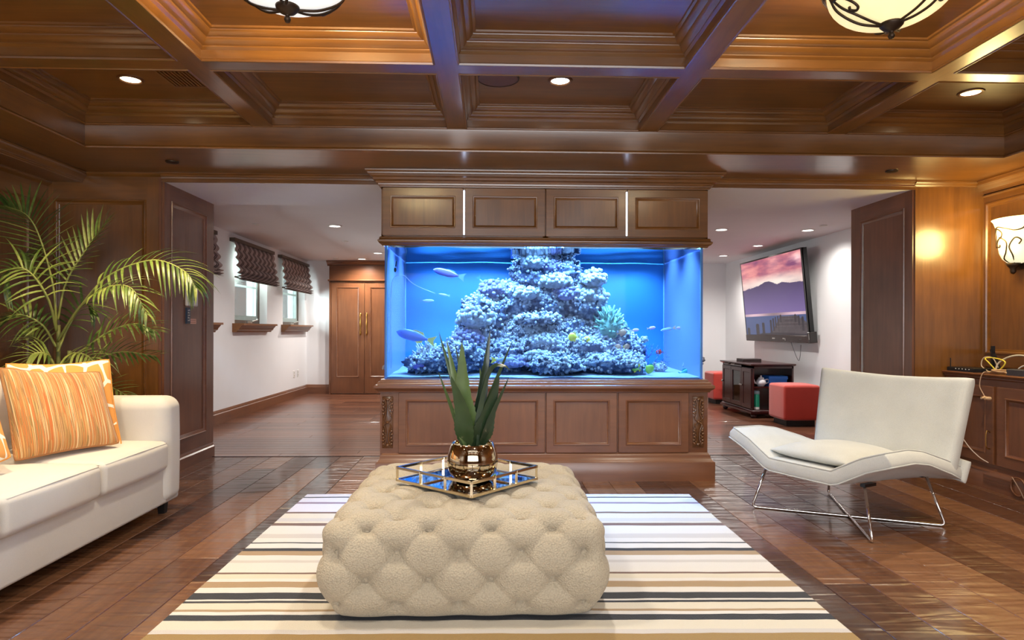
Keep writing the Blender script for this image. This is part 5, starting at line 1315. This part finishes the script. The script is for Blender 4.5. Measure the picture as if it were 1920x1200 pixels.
MB().box((1.39, .01, .014), (1.405, .045, .016), TF).build('logo_mark', M['silver'], tv); MB().box((1.78, .03, .014), (1.9, .038, .0155), TF).build('logo_mark', M['bezel'], tv)
MB().box((.6, .35, -.125), (1.5, .9, -.075), TF).build('wall_bracket', M['black'], tv)
# the picture on the screen
nx, ny = 220, 150
U, Vv = np.meshgrid(np.linspace(0, 1, nx + 1), np.linspace(0, 1, ny + 1), indexing='ij')
def fbm(x, y, o=4, s=0):
    r_ = np.zeros_like(x); a = 1.0; f = 1.0; tot = 0
    for k in range(o):
        r_ += a * np.vectorize(lambda p, q: noise.noise(Vector((p, q, s + k))))(x * f, y * f); tot += a; a *= .55; f *= 2
    return r_ / tot
lin = lambda *c: np.array(srgb(*c)[:3])
cl = np.clip(fbm(U * 3.0, Vv * 9, 5, 3) * 1.5 + .5, 0, 1)
c_ = lin(136, 74, 116)[None, None] * (1 - cl)[..., None] + lin(240, 138, 138)[None, None] * cl[..., None]
glo = np.clip((.80 - Vv) / .12, 0, 1) * np.clip(1.1 - abs(U - .55) * .9, 0, 1); glo = np.clip(glo + .25 * (cl - .5), 0, 1); glo2 = np.exp(-(((U - .93) / .1) ** 2 + ((Vv - .9) / .06) ** 2)) * cl
c_ = c_ * (1 - glo)[..., None] + lin(255, 238, 226)[None, None] * glo[..., None]; c_ = np.clip(c_ + glo2[..., None] * .6, 0, 1)
mt = np.interp(U, [0, .2, .3, .42, .48, .62, .7, .8, 1], [.625, .645, .66, .695, .70, .645, .66, .64, .63]) + .01 * fbm(U * 14, U * 0, 3, 9)
hz = np.clip((Vv - .28) / .4, 0, 1); mcol = lin(120, 100, 156)[None, None] * (1 - hz)[..., None] + lin(72, 58, 96)[None, None] * hz[..., None]
mk = (Vv < mt)[..., None]; c_ = np.where(mk, mcol, c_)
wk = (Vv < .265)[..., None]; wcol = lin(66, 84, 132)[None, None] * (.85 + .5 * Vv)[..., None] + 0 * c_; c_ = np.where(wk, wcol, c_)
sh = ((Vv < .285) & (Vv > .25))[..., None]; c_ = np.where(sh, lin(214, 178, 190)[None, None] * (.75 + .35 * np.sin(U * 9))[..., None], c_)
# jetty: a trapezoid of boards running to the horizon
jl = np.interp(Vv, [0, .24], [.44, .62]); jr = np.interp(Vv, [0, .24], [1.25, .86])
jm = ((Vv < .24) & (U > jl) & (U < jr)); brd = .5 + .5 * np.sin(1.0 / (.30 - np.clip(Vv, 0, .25)) * 26); jc = lin(64, 54, 60)[None, None] * (1 - .4 * brd)[..., None] + lin(124, 112, 116)[None, None] * (.4 * brd)[..., None]
jc = jc * (.8 + .4 * fbm(U * 30, Vv * 12, 2, 5))[..., None]; c_ = np.where(jm[..., None], jc, c_)
for u0, wd, b0, b1 in ((.02, .05, 0, .10), (.19, .06, 0, .15), (.30, .05, 0, .165), (.445, .03, .02, .20), (.49, .025, .05, .22), (.53, .022, .09, .235), (.57, .02, .12, .245), (.61, .03, .16, .26), (.83, .03, .16, .255), (.88, .025, .12, .24), (.93, .03, .06, .225), (.25, .75, 0, .03), (.66, .18, .175, .185)):
    pk = ((U > u0) & (U < u0 + wd) & (Vv >= b0) & (Vv < b1 - .012 * ((U - u0 - wd / 2) / wd * 2) ** 2)); c_ = np.where(pk[..., None], lin(40, 34, 42)[None, None] * (.8 + .5 * (U - u0) / wd)[..., None], c_)
mb = MB(); vs = [TF.p(.02 + (TW - .04) * i / nx, .087 + (THt - .107) * j / ny, .0015) for i in range(nx + 1) for j in range(ny + 1)]
m2 = ny + 1; fs = [(i * m2 + j, (i + 1) * m2 + j, (i + 1) * m2 + j + 1, i * m2 + j + 1) for i in range(nx) for j in range(ny)]
M['screen'] = attr_mat('lit_screen', .2, .74)
o = mb.add(vs, fs).build('screen', M['screen'], tv, False, fixn=False)
paint(o, np.concatenate([c_.reshape(-1, 3), np.ones(((nx + 1) * (ny + 1), 1))], 1))
cable('cable', [TF.p(1.45, -.01, -.04), TF.p(1.5, -.14, -.05), TF.p(1.6, -.27, -.05), TF.p(1.66, -.22, -.05), TF.p(1.72, -.05, -.05)], .004, srgb(120, 120, 124), 'thin grey cable loop hanging below the television', 30)

# media stand with glass doors and open end shelves
ms = thing('media_stand', (3.72, 8.9, 0), 'dark mahogany media stand with glazed door below the television', 'cabinet')
X0, X1, Y0, Y1, H = 3.45, 4.0, 8.36, 9.45, .72
D_ = M['dark_wood']; mb = MB()
mb.box((X0, Y0 + .36, .09), (X0 + .02, Y0 + .38, H - .03)); mb.box((X1 - .02, Y0, .09), (X1, Y1, H - .03)); mb.box((X0, Y1 - .02, .09), (X1, Y1, H - .03)); mb.box((X0, Y0, .09), (X1, Y1, .115)); mb.box((X0, Y0 + .37, .09), (X1, Y0 + .385, H - .03))
mb.box((X0, Y0, .09), (X0 + .02, Y0 + .37, H - .03)); mb.box((X0, Y0, H - .06), (X1, Y1, H - .03))
mb.build('carcass', D_, ms)
MB().ring(WORLD, X0 - .035, X1 + .02, Y0 - .03, Y1 + .03, [(.03, H - .035), (.01, H - .026), (0, H - .016), (0, H - .004), (.004, H)], cap=True, cap0=True).build('top', D_, ms, 40)
MB().ring(WORLD, X0 - .03, X1 + .015, Y0 - .025, Y1 + .025, [(.06, .05), (.012, .05), (0, .06), (0, .085), (.01, .09), (.02, .105), (.03, .112)]).build('base_molding', D_, ms, 40)
MB().box((X0 + .02, Y0 + .005, .40), (X1 - .02, Y0 + .37, .418)).build('shelf', D_, ms)
for x, y in ((X0 + .03, Y0 + .03), (X1 - .05, Y0 + .03), (X0 + .03, Y1 - .03), (X1 - .05, Y1 - .03)): MB().lathe([(0, 0), (.028, 0), (.04, .025), (.036, .05), (0, .05)], (x, y, 0), 16).build('bun_foot', D_, ms, True)
fr = facing_nx(X0)
def stand_door(y0, y1, glass):
    d = MB().ring(fr, y0, y1, .125, .655, [(0, 0), (0, .014), (.002, .016), (.05, .016), (.056, .008), (.056, 0)]).build('door', D_, ms)
    if glass: MB().box((y0 + .055, .18, .003), (y1 - .055, .6, .006), fr).build('pane', M['pane'], d)
    else: MB().box((y0 + .055, .18, -.002), (y1 - .055, .6, .008), fr).build('panel', D_, d)
    MB().ball(fr.p((y0 + .02) if glass else (y1 - .02), .42, .028), .013, 8, 6).build('knob', M['silver'], d, True)
stand_door(8.38, 8.70, False); stand_door(8.705, 9.09, True); stand_door(9.095, 9.43, False)
mb = MB(); mb.box((9.0, .675, .0), (9.1, .687, .012), fr); mb.ball(fr.p(9.2, .68, .012), .01, 6, 4); mb.build('top_catch', M['silver'], ms)
MB().box((X0 + .03, 8.72, .36), (X1 - .03, 9.07, .372)).build('inner_shelf', M['pane'], ms)
# things on and in the stand
M['dark_box'] = simple('dark_brown_set_top_box', srgb(36, 22, 20), .3)
t = thing('set_top_box', (3.62, 8.98, H), 'slim dark set-top box on the media stand top', 'electronics')
MB().cbox((3.52, 8.86, H), (3.78, 9.1, H + .045), .005).build('case', M['dark_box'], t); MB().box((3.517, 8.93, H + .012), (3.52, 9.03, H + .03)).build('display', M['black'], t)
M['blue_box'] = simple('blue_card', srgb(30, 104, 190), .6)
t = thing('storage_box', (3.80, 8.52, .418), 'bright blue lidded box on the upper end shelf of the media stand', 'box')
MB().cbox((3.70, 8.42, .418), (3.94, 8.62, .53), .004).build('box_body', M['blue_box'], t); MB().cbox((3.692, 8.412, .512), (3.948, 8.628, .555), .005).build('lid', M['blue_box'], t)
M['porcelain'] = simple('white_porcelain', srgb(232, 232, 234), .2, coat=.5)
tc_ = Vector((3.60, 8.45, .4185)); t = thing('teapot', tc_, 'small white teapot on the upper end shelf of the media stand', 'teapot')
MB().lathe([(0, 0), (.04, 0), (.045, .01), (.06, .03), (.066, .055), (.055, .085), (.035, .1), (0, .1)], tc_, 24).build('body', M['porcelain'], t, True)
MB().lathe([(.04, .098), (.036, .112), (.02, .122), (.008, .126), (.012, .138), (0, .146)], tc_, 18).build('lid', M['porcelain'], t, True)
MB().tube(spline([tc_ + V3((-.05, 0, .035)), tc_ + V3((-.085, 0, .05)), tc_ + V3((-.095, 0, .085)), tc_ + V3((-.115, 0, .1))], 10), [.016 - .0009 * i for i in range(11)], 8).build('spout', M['porcelain'], t, True)
MB().tube(spline([tc_ + V3((.055, 0, .085)), tc_ + V3((.095, 0, .09)), tc_ + V3((.105, 0, .055)), tc_ + V3((.06, 0, .03))], 14), .008, 8).build('handle', M['porcelain'], t, True)
t = thing('spray_canister', (3.53, 8.43, .115), 'green canister with grey cap on the lower end shelf', 'canister')
M['green_can'] = simple('green_printed_tin', srgb(24, 140, 110), .35); M['grey_cap'] = simple('grey_cap', srgb(150, 180, 186), .4)
b0 = V3((3.53, 8.43, .1155)); MB().lathe([(0, 0), (.04, 0), (.04, .03)], b0, 20).build('bottom_band', M['white_plastic'], t, 40); MB().lathe([(.0401, .03), (.0401, .2)], b0, 20).build('can_body', M['green_can'], t, 40)
MB().lathe([(.04, .2), (.042, .203), (.042, .235), (.034, .245), (0, .245)], b0, 20).build('cap', M['grey_cap'], t, 40)
g0 = V3((3.62, 8.86, .3725)); t = thing('glass_decanter', g0, 'pale blue glass decanter behind the glazed stand door', 'decanter')
M['blue_glass'] = simple('pale_blue_glassware', srgb(150, 170, 220), .15, coat=.6)
MB().lathe([(0, 0), (.045, 0), (.05, .02), (.05, .07), (.02, .1), (.016, .13), (.024, .14), (0, .14)], g0, 18).build('flask', M['blue_glass'], t, True); MB().ball(g0 + V3((0, 0, .158)), .02, 10, 7).build('stopper', M['blue_glass'], t, True)
M['box_tan'] = simple('tan_cardboard', srgb(170, 130, 82), .8)
t = thing('cardboard_box', (3.68, 8.9, .1155), 'small tan box on the bottom of the glazed cupboard', 'box'); MB().cbox((3.6, 8.78, .1155), (3.82, 9.02, .2), .004).build('box_body', M['box_tan'], t); MB().box((3.6, 8.77, .2), (3.83, 9.03, .215)).build('lid', M['box_tan'], t)
# red cubes
M['red'] = fabric('coral_red_velvet', srgb(206, 62, 48), 500, .1, .05, .8, .5)
for c, lb in ((V3((3.76, 7.85, 0)), 'red upholstered cube stool in front of the media stand'), (V3((3.72, 10.2, 0)), 'red upholstered cube stool behind the far end of the media stand')):
    t = thing('cube_stool', c, lb, 'stool', 'red cube stools')
    h_ = .225
    MB().rbox((c.x - h_, c.y - h_, .075), (c.x + h_, c.y + h_, .495), .03, 3, 4, (0, 0, .015)).build('upholstery', M['red'], t, True)
    MB().box((c.x - h_ + .05, c.y - h_ + .05, 0), (c.x + h_ - .05, c.y + h_ - .05, .08)).build('plinth', M['dark_rubber'], t)

# controls on the left pier reveal
fr = facing_px(OL + .0055)
t = thing('thermostat', (OL, 5.49, 1.345), 'white thermostat with grey display on the left reveal', 'thermostat')
MB().rbox((5.395, 1.345, 0), (5.585, 1.52, .03), .014, 4, 2, fr=fr).build('case', M['white_plastic'], t, True)
M['lcd'] = simple('grey_display', srgb(132, 126, 116), .3); MB().box((5.465, 1.395, .03), (5.55, 1.475, .032), fr).build('display', M['lcd'], t)
t = thing('keypad', (OL, 5.445, 1.195), 'narrow blue-black keypad below the thermostat', 'control panel')
M['keypad'] = simple('blue_black_keypad', srgb(34, 52, 76), .35)
MB().cbox((5.415, 1.2, 0), (5.478, 1.335, .014), .003, fr).build('case', M['keypad'], t)
for r in range(5):
    for c in range(2): MB().box((5.432 + .02 * c, 1.224 + .021 * r, .014), (5.441 + .02 * c, 1.231 + .021 * r + .004 * ((r + c) % 2), .0152), fr).build('key', M['white_plastic'], t)
M['label'] = simple('peach_label', srgb(232, 178, 150), .6); t = thing('label_plate', (OL, 5.55, 1.2), 'small peach label plate beside the keypad', 'label')
MB().box((5.485, 1.2, 0), (5.605, 1.243, .003), fr).build('plate', M['label'], t)
M['ink'] = simple('brown_ink', srgb(140, 92, 76), .8)
for k, z in enumerate((1.21, 1.227)):
    for j in range(7): MB().box((5.495 + .0145 * j, z, .003), (5.495 + .0145 * j + .008, z + .006, .0034), fr).build('letter_mark', M['ink'], t)
